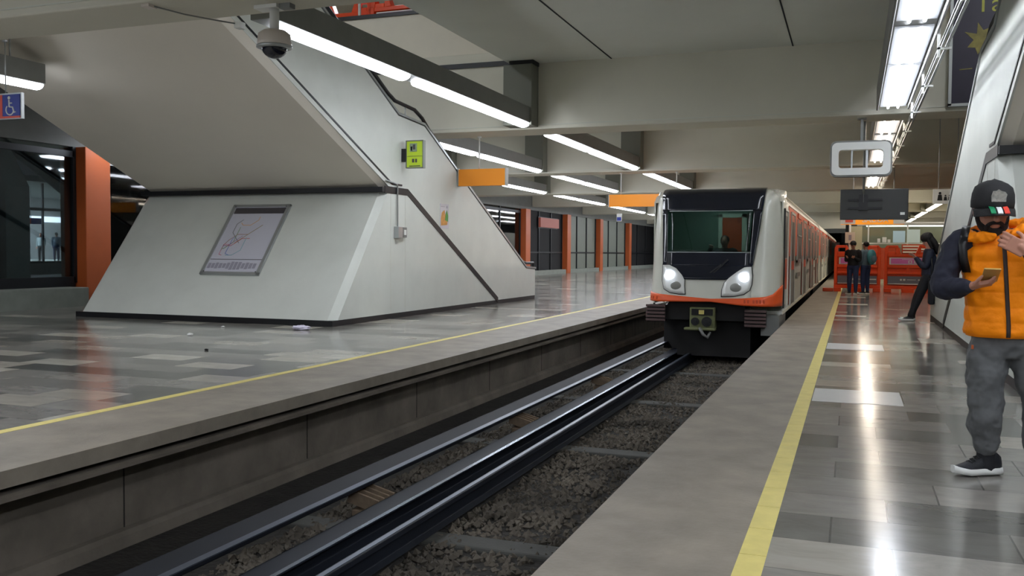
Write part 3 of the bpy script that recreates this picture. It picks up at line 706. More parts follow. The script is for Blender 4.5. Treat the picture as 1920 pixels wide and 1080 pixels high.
def lerp_fn(pts):
    def f(z):
        if z <= pts[0][0]: return pts[0][1]
        for (a, p), (c, q) in zip(pts, pts[1:]):
            if z <= c: return p+(q-p)*(z-a)/(c-a)
        return pts[-1][1]
    return f
def patch(xl, xr, z0, z1, name, m, parent, off=0, nx=14, nz=14):
    b = MB(); G = []
    for j in range(nz+1):
        z = z0+(z1-z0)*j/nz; a, c = xl(z), xr(z); row_ = []
        for i in range(nx+1):
            x = a+(c-a)*i/nx; row_.append(b.bm.verts.new((x, FY(x, z)-off, z)))
        G.append(row_)
    for j in range(nz):
        for i in range(nx):
            f = b.bm.faces.new((G[j][i], G[j][i+1], G[j+1][i+1], G[j+1][i])); f.smooth = True
    o = b.build(name, m, parent); sol = o.modifiers.new('solid', 'SOLIDIFY'); sol.thickness = .012+off*.6; sol.offset = -1
    return o
def polypatch(poly, name, m, parent, off, thick=.03, sub=3):
    """closed outline laid on the front surface"""
    P = []
    for (x0, z0), (x1, z1) in zip(poly, poly[1:]+poly[:1]):
        for k in range(sub): P.append((x0+(x1-x0)*k/sub, z0+(z1-z0)*k/sub))
    cx = sum(p[0] for p in P)/len(P); cz = sum(p[1] for p in P)/len(P)
    b = MB(); rings = []
    for s in (1, .97, .7, .4, .1):
        rings.append([(cx+(x-cx)*s, FY(cx+(x-cx)*s, cz+(z-cz)*s)-off-(thick if s < .99 else 0), cz+(z-cz)*s) for x, z in P])
    b.loft(rings, True, True); return b.build(name, m, parent)
XL, XR = CX-HW, CX+HW
ml = lerp_fn([(.80, -3.42), (1.08, -3.43), (1.87, -3.48), (2.53, -3.53)])
mr_ = lerp_fn([(.80, -1.76), (1.07, -1.745), (1.76, -1.64), (2.5, -1.56)])
C_ = lambda v: (lambda z: v)
cab = MB()
# white shell: corners + chin
front = patch(C_(XL), ml, .40, 2.53, 'front_corner', 'tbody', train)
patch(mr_, C_(XR), .40, 2.53, 'front_corner', 'tbody', train)
patch(ml, mr_, .40, 1.08, 'front_chin', 'tbody', train)
# orange band, rising at the right corner
zb = lerp_fn([(XL, .37), (-3.3, .375), (-2.5, .39), (-1.9, .33), (XR, .315)]); zt = lerp_fn([(XL, .545), (-3.3, .50), (-2.5, .445), (-1.9, .465), (-1.5, .50), (-1.37, .55), (XR, .71)])
b = MB(); G = []
for i in range(41):
    x = CX+HW*math.sin(-PI/2+PI*i/40); xo = x+math.copysign(.018*max(0, (abs(x-CX)/HW-.72)/.28), x-CX); G.append([b.bm.verts.new((xo, FY(x, zb(x)+(zt(x)-zb(x))*j/4)-.016, zb(x)+(zt(x)-zb(x))*j/4)) for j in range(5)])
for i in range(40):
    for j in range(4): b.bm.faces.new((G[i][j], G[i+1][j], G[i+1][j+1], G[i][j+1])).smooth = True
ob = b.build('orange_band', 'torange', train); sol = ob.modifiers.new('s', 'SOLIDIFY'); sol.thickness = .02; sol.offset = -1
b = MB()
for i, x in enumerate((-1.86, -1.80, -1.70, -1.64, -1.58, -1.52)): b.box(x-.018, x+.018, FY(x, .4)-.024, FY(x, .4), .375, .44)
for i, x in enumerate((-3.66, -3.60, -3.52)): b.box(x-.018, x+.018, FY(x, .4)-.024, FY(x, .4), .41, .47)
b.build('fleet_number', 'tdoor', ob)
# black mask around the windscreen
WZ0, WZ1 = 1.31, 2.12
wl = lerp_fn([(1.3, -3.375), (2.12, -3.425)]); wr = lerp_fn([(1.3, -1.745), (2.12, -1.77)])
wl = lerp_fn([(1.3, -3.36), (2.12, -3.40)]); wr = lerp_fn([(1.3, -1.80), (2.12, -1.76)])
patch(ml, mr_, WZ1, 2.56, 'mask', 'blackgloss', train, .02)
patch(ml, wl, 1.06, WZ1, 'mask', 'blackgloss', train, .02, nx=4); patch(wr, mr_, 1.06, WZ1, 'mask', 'blackgloss', train, .02, nx=4)
patch(wl, wr, 1.06, WZ0, 'mask', 'blackgloss', train, .02)
patch(lerp_fn([(.80, -3.0), (1.06, -3.43)]), lerp_fn([(.80, -2.23), (1.06, -1.75)]), .80, 1.06, 'mask', 'blackgloss', train, .02, nz=8)
ws = patch(wl, wr, WZ0, WZ1, 'windscreen', 'winglass', train, .0)
b = MB()
for z in (1.32, 2.12): b.box(-3.36, -1.78, FY(-2.5, z)-.03, FY(-2.5, z)-.01, z-.008, z+.008)
b.build('window_rim', 'alu', train)
MB().obox((-2.35, FY(-2.35, 1.0)-.05, 1.03), ((1, 0, 1.0), (0, 1, 0), (1, 0, -1)), (.22, .012, .012)).obox((-2.45, FY(-2.35, 1.0)-.05, .99), ((1, 0, .8), (0, 1, 0), (.8, 0, -1)), (.16, .012, .012)).build('wiper', 'black', train)
# headlights
Rp = [(-1.763, 1.063), (-1.888, 1.052), (-2.029, .958), (-2.17, .844), (-2.247, .751), (-2.287, .62), (-2.29, .491), (-2.063, .5), (-1.884, .537), (-1.779, .613), (-1.745, .723), (-1.737, .888)]
Lp = [(-3.439, 1.081), (-3.304, 1.082), (-3.167, 1.018), (-3.045, .887), (-2.993, .793), (-2.99, .68), (-2.969, .523), (-3.081, .52), (-3.272, .544), (-3.39, .616), (-3.429, .767)]
def grow(P, s):
    cx = sum(p[0] for p in P)/len(P); cz = sum(p[1] for p in P)/len(P); return [(cx+(x-cx)*s, cz+(z-cz)*s) for x, z in P]
for P, br, gr in ((Rp, (-1.888, .84, .085, .078), (-2.034, .659, .105, .09)), (Lp, (-3.291, .864, .095, .072), (-3.156, .678, .1, .085))):
    polypatch(grow(P, 1.05), 'headlight_seal', 'black', train, .0, .032)
    hl = polypatch(P, 'headlight_unit', 'petal', train, .012, .035)
    for (x, z, rx, rz), nm, mm in ((br, 'lamp', 'headlight'), (gr, 'lamp', 'lens')):
        MB().ell((x, FY(x, z)-.05, z), (rx, .03, rz), seg=24).build(nm, mm, hl)
# underside of the front
b = MB()
b.prism([(-3.45, .15), (-3.3, .385), (-1.98, .385), (-1.75, .15), (-1.75, .02), (-3.45, .02)], 17.6, 18.4, 'y').box(-3.2, -1.8, 17.9, 19, -.7, .1).box(-3.6, -1.4, 18.6, 19.2, -.65, .1)
b.build('underframe', 'under', train)
for x0, x1, z0, z1 in ((-1.86, -1.49, -.09, .26), (-3.73, -3.38, -.03, .30)):
    bb = MB().box(x0, x1, 17.5, 17.75, z0, z1).build('bumper', 'under', train, bevel=.02)
    s = MB()
    for k in range(5): s.box(x0-.01, x1+.01, 17.46, 17.52, z0+.02+k*.068, z0+.062+k*.068)
    s.build('rubber_rib', 'bumper', bb)
cp = MB().box(-2.9, -2.42, 17.5, 17.75, -.14, .27).box(-3.0, -2.4, 17.44, 17.6, -.17, -.12).build('coupler', 'coupler', train, bevel=.02)
MB().box(-2.86, -2.46, 17.48, 17.51, .12, .24).build('coupler_plate', 'under', cp)
for x, r in ((-2.79, .075), (-2.57, .095)): MB().tube([(x, 17.45, 0), (x, 17.52, 0)], r, 18).tube([(x, 17.43, 0), (x, 17.46, 0)], r*.5, 12).build('coupler_socket', 'black', cp)
MB().box(-2.72, -2.62, 17.46, 17.5, .14, .22).build('yellow_valve', 'yellow', cp)
MB().tube([(-2.7, 17.45, -.12), (-2.62, 17.4, -.24), (-2.55, 17.45, -.3), (-2.5, 17.5, -.2)], .03, 8).build('hose', 'darkmetal', cp)
# cab room behind the glass
b = MB(); b.box(-3.6, -1.4, 19.4, 19.45, .8, 2.4).box(-3.66, -3.6, 18.3, 19.4, .8, 2.4).box(-1.4, -1.34, 18.3, 19.4, .8, 2.4).box(-3.6, -1.4, 18.3, 19.4, 2.4, 2.43).box(-3.6, -1.4, 18.1, 19.4, .8, .85)
cb = b.build('cab_room', 'cabin', train)
MB().box(-2.55, -2.15, 19.35, 19.4, .85, 2.05).build('cab_door', 'tdoor', cb)
MB().box(-2.63, -2.55, 19.33, 19.4, .85, 2.12).box(-2.15, -2.05, 19.33, 19.4, .85, 2.12).box(-2.63, -2.05, 19.33, 19.4, 2.05, 2.13).build('door_frame', 'troof', cb)
MB().prism([(17.9, 1.15), (18.25, 1.22), (18.3, .9), (17.9, .9)], -3.4, -1.7, 'x').build('console', 'under', cb)
MB().box(-2.75, -2.35, 18.35, 18.6, 2.38, 2.398).build('cab_light', mat('cab_light', (225, 240, 225), .5, emit=40), cb)
# cars
def car(y0, L, first):
    z0, zw = .18, 2.44
    Y0 = y0+.62 if first else y0
    sh = MB(); prof = [(XL, .14), (XL, 2.28), (XL+.05, 2.42), (XL+.2, 2.52), (CX, 2.60), (XR-.2, 2.52), (XR-.05, 2.42), (XR, 2.28), (XR, .14)]
    # shell as a U, floor + roof + side skins
    if first:
        sh.prism([(XL, .14), (XR, .14), (XR, .2), (XL, .2)], Y0, y0+L, 'y'); sh.box(XL+.03, XR-.03, 19.5, y0+L, .2, 2.4)
    else: sh.prism(prof, Y0, y0+L, 'y')
    body = sh.build('car_body', 'tgrey', train)
    if first:
        MB().prism([(XL, 2.30), (XL+.05, 2.42), (XL+.2, 2.52), (CX, 2.60), (XR-.2, 2.52), (XR-.05, 2.42), (XR, 2.30), (XR-.1, 2.3), (CX, 2.45), (XL+.1, 2.3)], Y0-.02, y0+L, 'y').build('roof', 'troof', body)
        MB().box(XR-.03, XR, Y0, 19.6, .3, 2.32).box(XL, XL+.03, Y0, 19.6, .3, 2.32).build('cab_side', 'tbody', body)
    else: MB().prism([(XR-.22, 2.525), (XR-.055, 2.43), (XR+.006, 2.28), (XR+.02, 2.28), (XR-.03, 2.45), (XR-.2, 2.55)], Y0, y0+L, 'y').build('roof', 'troof', body)
    MB().tube([(XR-.12, Y0-.05, 2.5), (XR-.12, y0+L, 2.5)], .035, 8).build('gutter', 'troof', body)
    for side, sx in ((XR, 1), (XL, -1)):
        def sb(a, c2, d0, d1, za, zb_, nm, m, par=body, bev=0):
            return MB().box(side+sx*d0, side+sx*d1, a, c2, za, zb_).build(nm, m, par, bev)
        sb(19.55 if first else Y0+.1, y0+L-.1, 0, .006, 1.25, 2.28, 'orange_side_band', 'torange')
        sb(Y0, y0+L, 0, .02, .14, .20, 'sill', 'troof')
        ds = [d for d in ((20.3, 21.6), (25.5, 27.0), (30.7, 32.2), (35.4, 36.9))] if first else [(Y0+1.6+k*5, Y0+2.9+k*5) for k in range(4)]
        for a, c2 in ds:
            d = sb(a, c2, -.02, .012, .22, 2.15, 'door', 'tdoor')
            sb(a-.06, a, 0, .03, .2, 2.2, 'door_frame', 'tgrey', d); sb(c2, c2+.06, 0, .03, .2, 2.2, 'door_frame', 'tgrey', d); sb(a, c2, 0, .03, 2.15, 2.2, 'door_frame', 'tgrey', d)
            sb(a+.12, a+(c2-a)/2-.06, .01, .018, 1.15, 2.0, 'door_window', 'tglass', d); sb(a+(c2-a)/2+.06, c2-.12, .01, .018, 1.15, 2.0, 'door_window', 'tglass', d)
            sb(a, c2, .005, .02, .22, .95, 'door_lower_panel', 'darkmetal', d)
        for (a, c2), (e, f) in zip(ds, ds[1:]):
            w = sb(c2+1.1, e-1.1, .004, .02, 1.18, 2.05, 'window', 'tglass')
            for q in (c2+1.04, e-1.1): sb(q, q+.06, .0, .035, 1.1, 2.12, 'window_frame', 'alu', w)
            sb(c2+1.04, e-1.04, .0, .035, 1.10, 1.16, 'window_frame', 'alu', w); sb(c2+1.04, e-1.04, .0, .035, 1.72, 1.76, 'window_frame', 'alu', w)
            sb(c2+1.2, e-1.2, .0, .03, 2.16, 2.27, 'vent', 'tdoor', body); sb(c2+1.2, e-1.3, .0, .012, .75, .85, 'vent', 'darkmetal', body)
        if first:
            d = sb(18.35, 19.25, -.02, .008, .3, 2.12, 'cab_door', 'tgrey'); 
            sb(18.42, 19.2, .004, .014, .6, 1.2, 'cab_door_orange_panel', 'tdoor', d); sb(18.42, 19.2, .004, .012, 1.22, 2.05, 'cab_door_window', 'tglass', d)
            sb(18.28, 18.34, 0, .03, .25, 2.18, 'door_frame', 'black', d); sb(19.26, 19.32, 0, .035, .25, 2.18, 'door_frame', 'troof', d); sb(18.3, 19.3, 0, .03, 2.14, 2.18, 'door_frame', 'alu', d)
    MB().box(XL+.25, XR-.25, Y0+1.2, y0+L-.5, -.55, .14).build('bogie', 'under', body)
    if not first: pass
    else:
        MB().box(XR-.35, XR-.02, 17.75, 19.5, -.25, .14).build('side_skirt', 'darkmetal', body)
    return body
car(17.5, 20.0, True); car(38.1, 20.4, False); car(59.1, 20.4, False)
MB().box(XL+.3, XR-.3, 37.5, 38.1, .1, 2.4).box(XL+.3, XR-.3, 58.5, 59.1, .1, 2.4).build('gangway', 'under', train)

# ================================================================== BARRIERS
def barrier():
    t = thing('barrier', None, None)
    b = MB(); w = .76; T = .11
    # front silhouette pieces: two lugs on top, waist, feet
    b.box(-w, w, -T, T, .12, .24); b.box(-w, -w+.1, -T, T, .24, 1.35); b.box(w-.1, w, -T, T, .24, 1.35)
    b.box(-w+.1, w-.1, -T, T, .62, .70); b.box(-w+.1, w-.1, -T, T, .84, .94); b.box(-w+.1, w-.1, -T, T, 1.22, 1.32)
    b.box(-w+.1, w-.1, -T+.06, T-.06, .24, 1.25)
    for s in (-1, 1):
        for x in (-.02, .33): pass
        b.prism([(s*w, 1.30), (s*(w+.0), 1.52), (s*(w-.08), 1.62), (s*(w-.12), 1.62), (s*(w-.12), 1.3)], -T, T, 'y')
        b.prism([(s*(w-.36), 1.3), (s*(w-.36), 1.62), (s*(w-.42), 1.62), (s*(w-.50), 1.42), (s*(w-.54), 1.32)], -T, T, 'y')
        b.box(s*(w-.12), s*(w-.36), -T, T, 1.53, 1.62); b.box(s*(w-.12), s*(w-.36), -T, T, 1.3, 1.40)
    b.box(-.06, .06, -T, T, .70, .84); b.box(-.4, -.34, -T, T, .70, .84) if False else None
    for x0, x1 in ((-w, -.52), (-.2, .2), (.52, w)): b.box(x0, x1, -T-.1, T+.1, 0, .14)
    b.build('body', 'barrier', t, bevel=.015)
    MB().box(-.6, .6, -T-.0, -T+.012, .96, 1.2).box(-.6, .6, T-.012, T, .96, 1.2).build('white_border', 'white', t)
    p = MB().box(-.55, .55, -T-.004, -T+.008, .985, 1.175).build('pink_sign', 'pink', t)
    MB().box(.0, .12, -T-.008, -T, 1.0, 1.1).box(.18, .30, -T-.008, -T, 1.0, 1.1).box(-.2, .5, -T-.008, -T, 1.13, 1.145).build('white_symbol', 'white', p)
    MB().box(.03, .09, -T-.01, -T-.006, 1.02, 1.08).box(.22, .27, -T-.01, -T-.006, 1.02, 1.08).build('icon', 'pink', p)
    g = MB().box(-.64, .64, -T+.0, -T+.02, .30, .56).build('grey_sign', 'greypanel', t)
    MB().box(-.64, .64, -T-.004, -T+.01, .28, .31).build('white_border', 'white', g)
    MB().disc((-.22, -T-.003, .44), (0, -1, 0), .035, .006, 12).box(-.15, -.08, -T-.006, -T, .41, .47).box(-.03, .25, -T-.006, -T, .435, .45).box(.32, .62, -T-.006, -T, .42, .46).build('white_symbol', 'white', g)
    return t
bar0 = barrier()
spots = [((.17, 34.0, 0), 0, 'orange plastic barrier behind the waiting couple, left of the pair'),
         ((1.80, 34.0, 0), 0, 'orange plastic barrier with pink sign right of the waiting couple'),
         ((3.45, 34.0, 0), 0, 'orange plastic barrier mostly hidden behind the leaning person')]
for i, (loc, rz, lab) in enumerate(spots):
    o = bar0 if i == 0 else copy_tree(bar0)
    o.location = loc; o.rotation_euler.z = rz; tag(o, lab, 'barrier', 'orange plastic barriers')
t = tag(MB().box(-.95, -.6, 33.6, 34.1, 0, .12).build('plastic_block', 'tdoor', bevel=.02), 'loose dark orange plastic block lying at the platform edge', 'block')
for x, y, lab in ((-9.7, 18.7, 'red-orange barrier in the upper hall seen above the left staircase'), (-11.3, 18.9, 'red-orange barrier at the left of the upper hall opening')):
    o = copy_tree(bar0); o.location = (x, y, 5.55); tag(o, lab, 'barrier', 'barriers in the upper hall')
for x in (-9.25, -10.6):
    tag(MB().tube([(x, 18.35, 5.5), (x, 18.35, 7.3)], .035, 8).build('hall_post', 'white'), 'slim white post behind the parapet of the upper hall', 'post', 'white posts in the upper hall')

# ================================================================== BOOTH AND FAR END OF THE RIGHT PLATFORM
M_['litbooth'] = mat('booth_lamp', (255, 244, 220), .5, emit=5)
t = thing('glass_booth', 'glass booth with white frame and pale blue posters beyond the barriers', 'booth', (1.8, 44, 0))
fr = MB()
for x in (.66, 2.28, 3.9): fr.box(x-.03, x+.03, 43.97, 44.03, 0, 2.62)
fr.box(.2, 4.2, 43.97, 44.03, 2.6, 2.68); fr.box(.4, 4.2, 43.95, 44.03, 1.78, 1.83)
fr.build('frame', 'white', t)
MB().box(.4, 4.2, 44.04, 44.05, .8, 2.6).build('glazing', 'glass', t)
M_['pblue'] = mat('pale_blue_poster', (186, 220, 238), .4); M_['pblue2'] = mat('pale_green_poster', (206, 228, 228), .4)
MB().box(1.68, 2.18, 43.9, 43.92, 1.84, 2.36).build('poster', 'pblue', t); MB().box(2.26, 2.78, 43.9, 43.92, 1.84, 2.42).build('poster', 'pblue2', t)
for x, w_, h in ((1.04, .12, .18), (1.24, .18, .24), (1.46, .12, .14)): MB().box(x, x+w_, 43.9, 43.92, 1.84, 1.84+h).build('notice', 'white', t)
MB().box(.6, 4.0, 45, 46.5, 2.62, 2.67).build('booth_light', 'litbooth', t)
MB().box(.2, 4.2, 43.9, 47.5, 2.68, 2.75).build('roof', 'white', t)
b = MB()
for k in range(6): b.box(2.1, 3.0, 43.9, 43.95, 1.0+k*.13, 1.06+k*.13)
b.build('shelf', 'troof', t)
MB().box(2.05, 3.05, 43.96, 44.0, .2, 1.76).box(.7, 2.0, 43.96, 44.0, .2, 1.6).build('counter', 'tdoor', t)
M_['bcream'] = mat('cream_wall', (188, 180, 150), .6)
sbox('wall_far', 'bcream', -.1, 9, 52, 56, 0, 2.8)
M_['billuminated'] = M_['lamp']
t = thing('notice_post', 'white post with small square notice left of the booth', 'sign', (-.12, 36, 0))
MB().tube([(-.1, 36, 0), (-.1, 36, 2.5)], .035, 8).build('post', 'white', t); MB().box(-.26, .08, 35.9, 35.95, 1.72, 2.12).build('notice', 'troof', t); MB().box(-.14, -.04, 35.89, 35.9, 1.82, 2.02).build('symbol', 'ink2', t)
t = thing('signal_light', 'small red signal light glowing in the dark tunnel', 'signal', (-.7, 48, 1.2))
MB().box(-.78, -.6, 47.9, 48.1, 0, 1.9).build('post', 'dark', t); MB().disc((-.69, 47.89, 1.68), (0, -1, 0), .07, .03, 14).build('lamp', mat('red_lamp', (255, 40, 80), .4, emit=4), t)

# ================================================================== OUTSIDE BEHIND THE LEFT GLASS
sbox('ground', 'ground', -70, -17.6, -20, 90, -.4, -.1)
sbox('floor_far', 'plinth', -54, -42, 5, 80, -.1, .57)
sbox('wall_far_building', 'concrete', -54.2, -54, 5, 80, 0, 5.8)
sbox('ceiling', 'concrete', -54, -41, 5, 80, 4.9, 5.2)
for i, (y, wv) in enumerate(((25, .5), (33.2, .9), (44, .5), (52, .5), (60, .5))):
    struct(MB().box(-42.6, -41.9, y, y+wv, 0, 5).build('trim_12', 'concrete'))
b = MB()
for y in range(20, 70, 3): b.box(-41.95, -41.85, y, y+.1, .5, 4.9)
b.box(-41.95, -41.85, 20, 70, 3.4, 3.55).box(-41.95, -41.85, 20, 70, .5, .62); struct(b.build('trim_13', 'darkframe'))
M_['litpanel'] = mat('lit_panel', (230, 238, 250), .5, emit=1.6)
M_['farlamp'] = mat('far_lamp', (235, 242, 255), .5, emit=140)
for i, (a, c, z0, z1, y) in enumerate(((38.0, 41.3, 2.9, 4.0, 0), (42.2, 43.6, .9, 2.6, 0), (26.5, 30.5, 2.9, 4.0, 0), (47, 60, 3.2, 3.6, 0))):
    tag(MB().box(-53.95, -53.9, a, c, z0, z1).build('lit_window', 'litpanel'), ('bright white window high in the hall across the garden', 'bright white panel behind the two people across the garden', 'pale window at the left picture edge across the garden', 'long bright window band seen right of the orange pillar')[i], 'window')
for i, y in enumerate((24, 36, 48, 60)):
    tag(MB().box(-50, -46, y, y+.5, 4.82, 4.88).build('ceiling_light', 'farlamp'), 'ceiling light in the hall across the garden', 'ceiling light', 'ceiling lights across the garden')
t = thing('hanging_sign', 'red and blue sign in the hall across the garden', 'sign', (-45, 40, 3)); MB().box(-45, -44.95, 39.0, 40, 2.75, 3.1).build('red_half', 'red', t); MB().box(-45, -44.95, 40.0, 40.8, 2.75, 3.1).build('blue_half', 'blue', t)
MB().tube([(-44.97, 40, 3.1), (-44.97, 40, 4.9)], .02, 6).build('rod', 'darkmetal', t)
t = tag(MB().box(-45, -44.95, 35.6, 36.4, 2.3, 3.1).build('wall_sign', 'redlit'), 'small red and white sign at the left picture edge across the garden', 'sign')
struct(MB().prism([(-24.4, -.2), (-23.7, -.2), (-23.7, 3.2), (-24.6, 4.6), (-25.4, 4.6), (-24.4, 3.2)], 20.2, 21.05, 'y').build('trim_15', 'plinth'))
# tree
M_['bark'] = mat('dark_bark', (38, 36, 38), .9, var=.3, bump=.4); M_['leaf'] = mat('dark_leaves', (58, 84, 48), .7, var=.5, scale=4)
def tree(name, pts, rr, crown, label, seed):
    t = thing(name, label, 'tree', pts[0]); b = MB().tube(pts, rr, 10); b.build('trunk', 'bark', t)
    r = random.Random(seed); b = MB()
    for (cx, cy, cz, s, n) in crown:
        for _ in range(n):
            d = Vector((r.gauss(0, 1), r.gauss(0, 1), r.gauss(0, .7))); d = d.normalized()*s*r.random()**.4
            p = Vector((cx, cy, cz))+d; u = Vector((r.uniform(-1, 1), r.uniform(-1, 1), r.uniform(-1, 1))).normalized(); w = u.orthogonal().normalized(); q = .11*r.uniform(.6, 1.4)
            b.face([p-u*q, p+w*q*.5, p+u*q, p-w*q*.5])
    o = b.build('leaves', 'leaf', t, flip=False); tag(o, kind='stuff'); return t
tree('tree', [(-26.5, 26.6, -.2), (-26.3, 26.2, 2.2), (-26.6, 25.6, 3.4), (-27.2, 24.6, 4.6), (-28, 23.2, 5.8)], [.42, .38, .42, .55, .6], [(-28, 22, 7, 2.5, 900)], 'big dark leaning tree trunk behind the left glass', 5)
tree('tree', [(-27.8, 36, -.2), (-27.6, 36.2, 1.5), (-27.9, 36, 2.6)], [.1, .08, .04], [(-27.6, 36.4, 2.6, .9, 700), (-27.3, 37.5, 2.1, .6, 300)], 'small green leafy bush behind the glass right of the orange pillar', 6)
# ================================================================== PEOPLE
V3 = lambda *a: Vector(a)
def remeshed(b, name, m, parent, voxel, smooth=4):
    me = bpy.data.meshes.new('tmp'); bmesh.ops.recalc_face_normals(b.bm, faces=b.bm.faces[:]); b.bm.to_mesh(me); b.bm.free()
    o = bpy.data.objects.new('tmp', me); COL.objects.link(o)
    r = o.modifiers.new('r', 'REMESH'); r.mode = 'VOXEL'; r.voxel_size = voxel; r.use_smooth_shade = True
    if smooth:
        s = o.modifiers.new('s', 'SMOOTH'); s.iterations = smooth; s.factor = .5
    bpy.context.view_layer.update()
    m2 = bpy.data.meshes.new_from_object(o.evaluated_get(bpy.context.evaluated_depsgraph_get()))
    bpy.data.objects.remove(o); bpy.data.meshes.remove(me)
    m2.materials.clear(); m2.materials.append(M_[m] if isinstance(m, str) else m)
    for p in m2.polygons: p.use_smooth = True
    q = bpy.data.objects.new(name, m2); m2.name = name; COL.objects.link(q)
    if parent: q.parent = parent; q.matrix_parent_inverse = world_of(parent).inverted()
    return q
def limb(b, pts, radii, seg=14):
    """tube with rounded ends; pts get a spline pass so the joints bend softly"""
    P, Rr = [], []
    pts = [Vector(p) for p in pts]; n = len(pts)
    for i in range(n-1):
        p0 = pts[max(i-1, 0)]; p1 = pts[i]; p2 = pts[i+1]; p3 = pts[min(i+2, n-1)]
        for k in range(5):
            t = k/5
            q = .5*((2*p1)+(p2-p0)*t+(2*p0-5*p1+4*p2-p3)*t*t+(3*p1-p0-3*p2+p3)*t**3)
            s = t*t*(3-2*t)
            P.append(q); Rr.append(radii[i]*(1-s)+radii[i+1]*s)
    P.append(pts[-1]); Rr.append(radii[-1])
    d0 = (P[0]-P[1]).normalized(); d1 = (P[-1]-P[-2]).normalized()
    a = [(P[0]+d0*Rr[0]*c, Rr[0]*s) for c, s in ((.95, .3), (.8, .6), (.45, .9))]
    z = [(P[-1]+d1*Rr[-1]*c, Rr[-1]*s) for c, s in ((.45, .9), (.8, .6), (.95, .3))]
    al = a+list(zip(P, Rr))+z
    b.tube([p for p, _ in al], [r for _, r in al], seg)
    return b
def torso(b, rings, seg=28):
    """rings: (centre, half width, half depth, right axis)"""
    L = []
    for c, w, d, ax in rings:
        ax = Vector(ax).normalized(); f = Vector((0, 0, 1)).cross(ax).normalized()
        L.append([Vector(c)+ax*w*math.cos(a)*(1 if abs(math.cos(a)) > 0 else 1)+f*d*math.sin(a) for a in [2*PI*k/seg for k in range(seg)]])
    b.loft(L); return b
def hand(b, wrist, d, nrm, L=.19, curl=(.5, .6, .7, .8), thumb_side=1, s=1.0, spread=.1, thumb=.6):
    """d: direction of the palm, nrm: the way the palm faces; fingers curl towards nrm"""
    d = Vector(d).normalized(); nrm = (Vector(nrm)-d*Vector(nrm).dot(d)).normalized(); side = d.cross(nrm)*thumb_side
    w = Vector(wrist); k = L/.19
    b.obox(w+d*.048*k, (d, side, nrm), (.045*k, .038*k, .012*k))
    limb(b, [w-d*.01, w+d*.03*k+side*.008], [.024*k, .022*k], 10)
    for i, (off, ln) in enumerate(((.03, .072), (.011, .080), (-.009, .075), (-.028, .058))):
        p = w+d*.088*k+side*off*k; c = curl[i]; dirn = (d+side*spread*(1.2-i*.8)).normalized(); pts = [p-d*.02]; q = p
        pts.append(q); ang = 0
        for j, f in enumerate((.45, .32, .25)):
            ang += c*(.7 if j == 0 else 1); q = q+(dirn*math.cos(ang)+nrm*math.sin(ang))*ln*f*k*1.0; pts.append(q)
        limb(b, pts, [.0095*k, .0095*k, .009*k, .0082*k, .007*k], 8)
    p = w+d*.025*k+side*.03*k
    t1 = (side*.75+d*.65+nrm*.35*thumb).normalized(); t2 = (side*.25+d*.85+nrm*.6*thumb).normalized()
    limb(b, [w+d*.015*k+side*.012*k, p, p+t1*.038*k, p+t1*.038*k+t2*.03*k], [.014*k, .013*k, .0105*k, .0085*k], 8)
def head(b, c, f, up, s=1.0, ears=True):
    """c: centre of the skull, f: the way the face looks"""
    f = Vector(f).normalized(); up = (Vector(up)-f*Vector(up).dot(f)).normalized(); r = f.cross(up)
    ax = (r, f, up); c = Vector(c)
    P = lambda x, y, z: c+r*x*s+f*y*s+up*z*s
    b.ell(P(0, -.01, .02), (.077*s, .097*s, .095*s), ax, 24, 16)         # skull
    b.ell(P(0, .022, -.045), (.062*s, .068*s, .075*s), ax, 20, 14)       # face
    b.ell(P(0, .045, -.095), (.038*s, .04*s, .028*s), ax, 16, 10)        # chin
    b.ell(P(0, .078, .012), (.05*s, .014*s, .012*s), ax, 14, 8)          # brow
    b.ell(P(0, .1, -.03), (.013*s, .018*s, .026*s), ax, 12, 8); b.ell(P(0, .106, -.042), (.018*s, .014*s, .012*s), ax, 12, 8)   # nose
    b.ell(P(0, .085, -.068), (.024*s, .009*s, .006*s), ax, 12, 6); b.ell(P(0, .083, -.079), (.02*s, .009*s, .006*s), ax, 12, 6)  # lips
    for q in (-1, 1):
        b.ell(P(q*.042, .062, -.025), (.02*s, .018*s, .018*s), ax, 12, 8)    # cheek
        if ears: b.ell(P(q*.079, -.008, -.02), (.009*s, .018*s, .03*s), ax, 12, 8)
    return P
def eyes(P, par, s=1.0):
    for q in (-1, 1):
        e = MB().ell(P(q*.031, .077, -.006), (.012*s, .012*s, .008*s), seg=12, rings=8).build('eye', M_.setdefault('eyew', mat('eye_white', (205, 200, 194), .25)), par)
        MB().ell(P(q*.031, .087, -.010), (.005*s, .004*s, .005*s), seg=10, rings=6).build('iris', 'black', e)
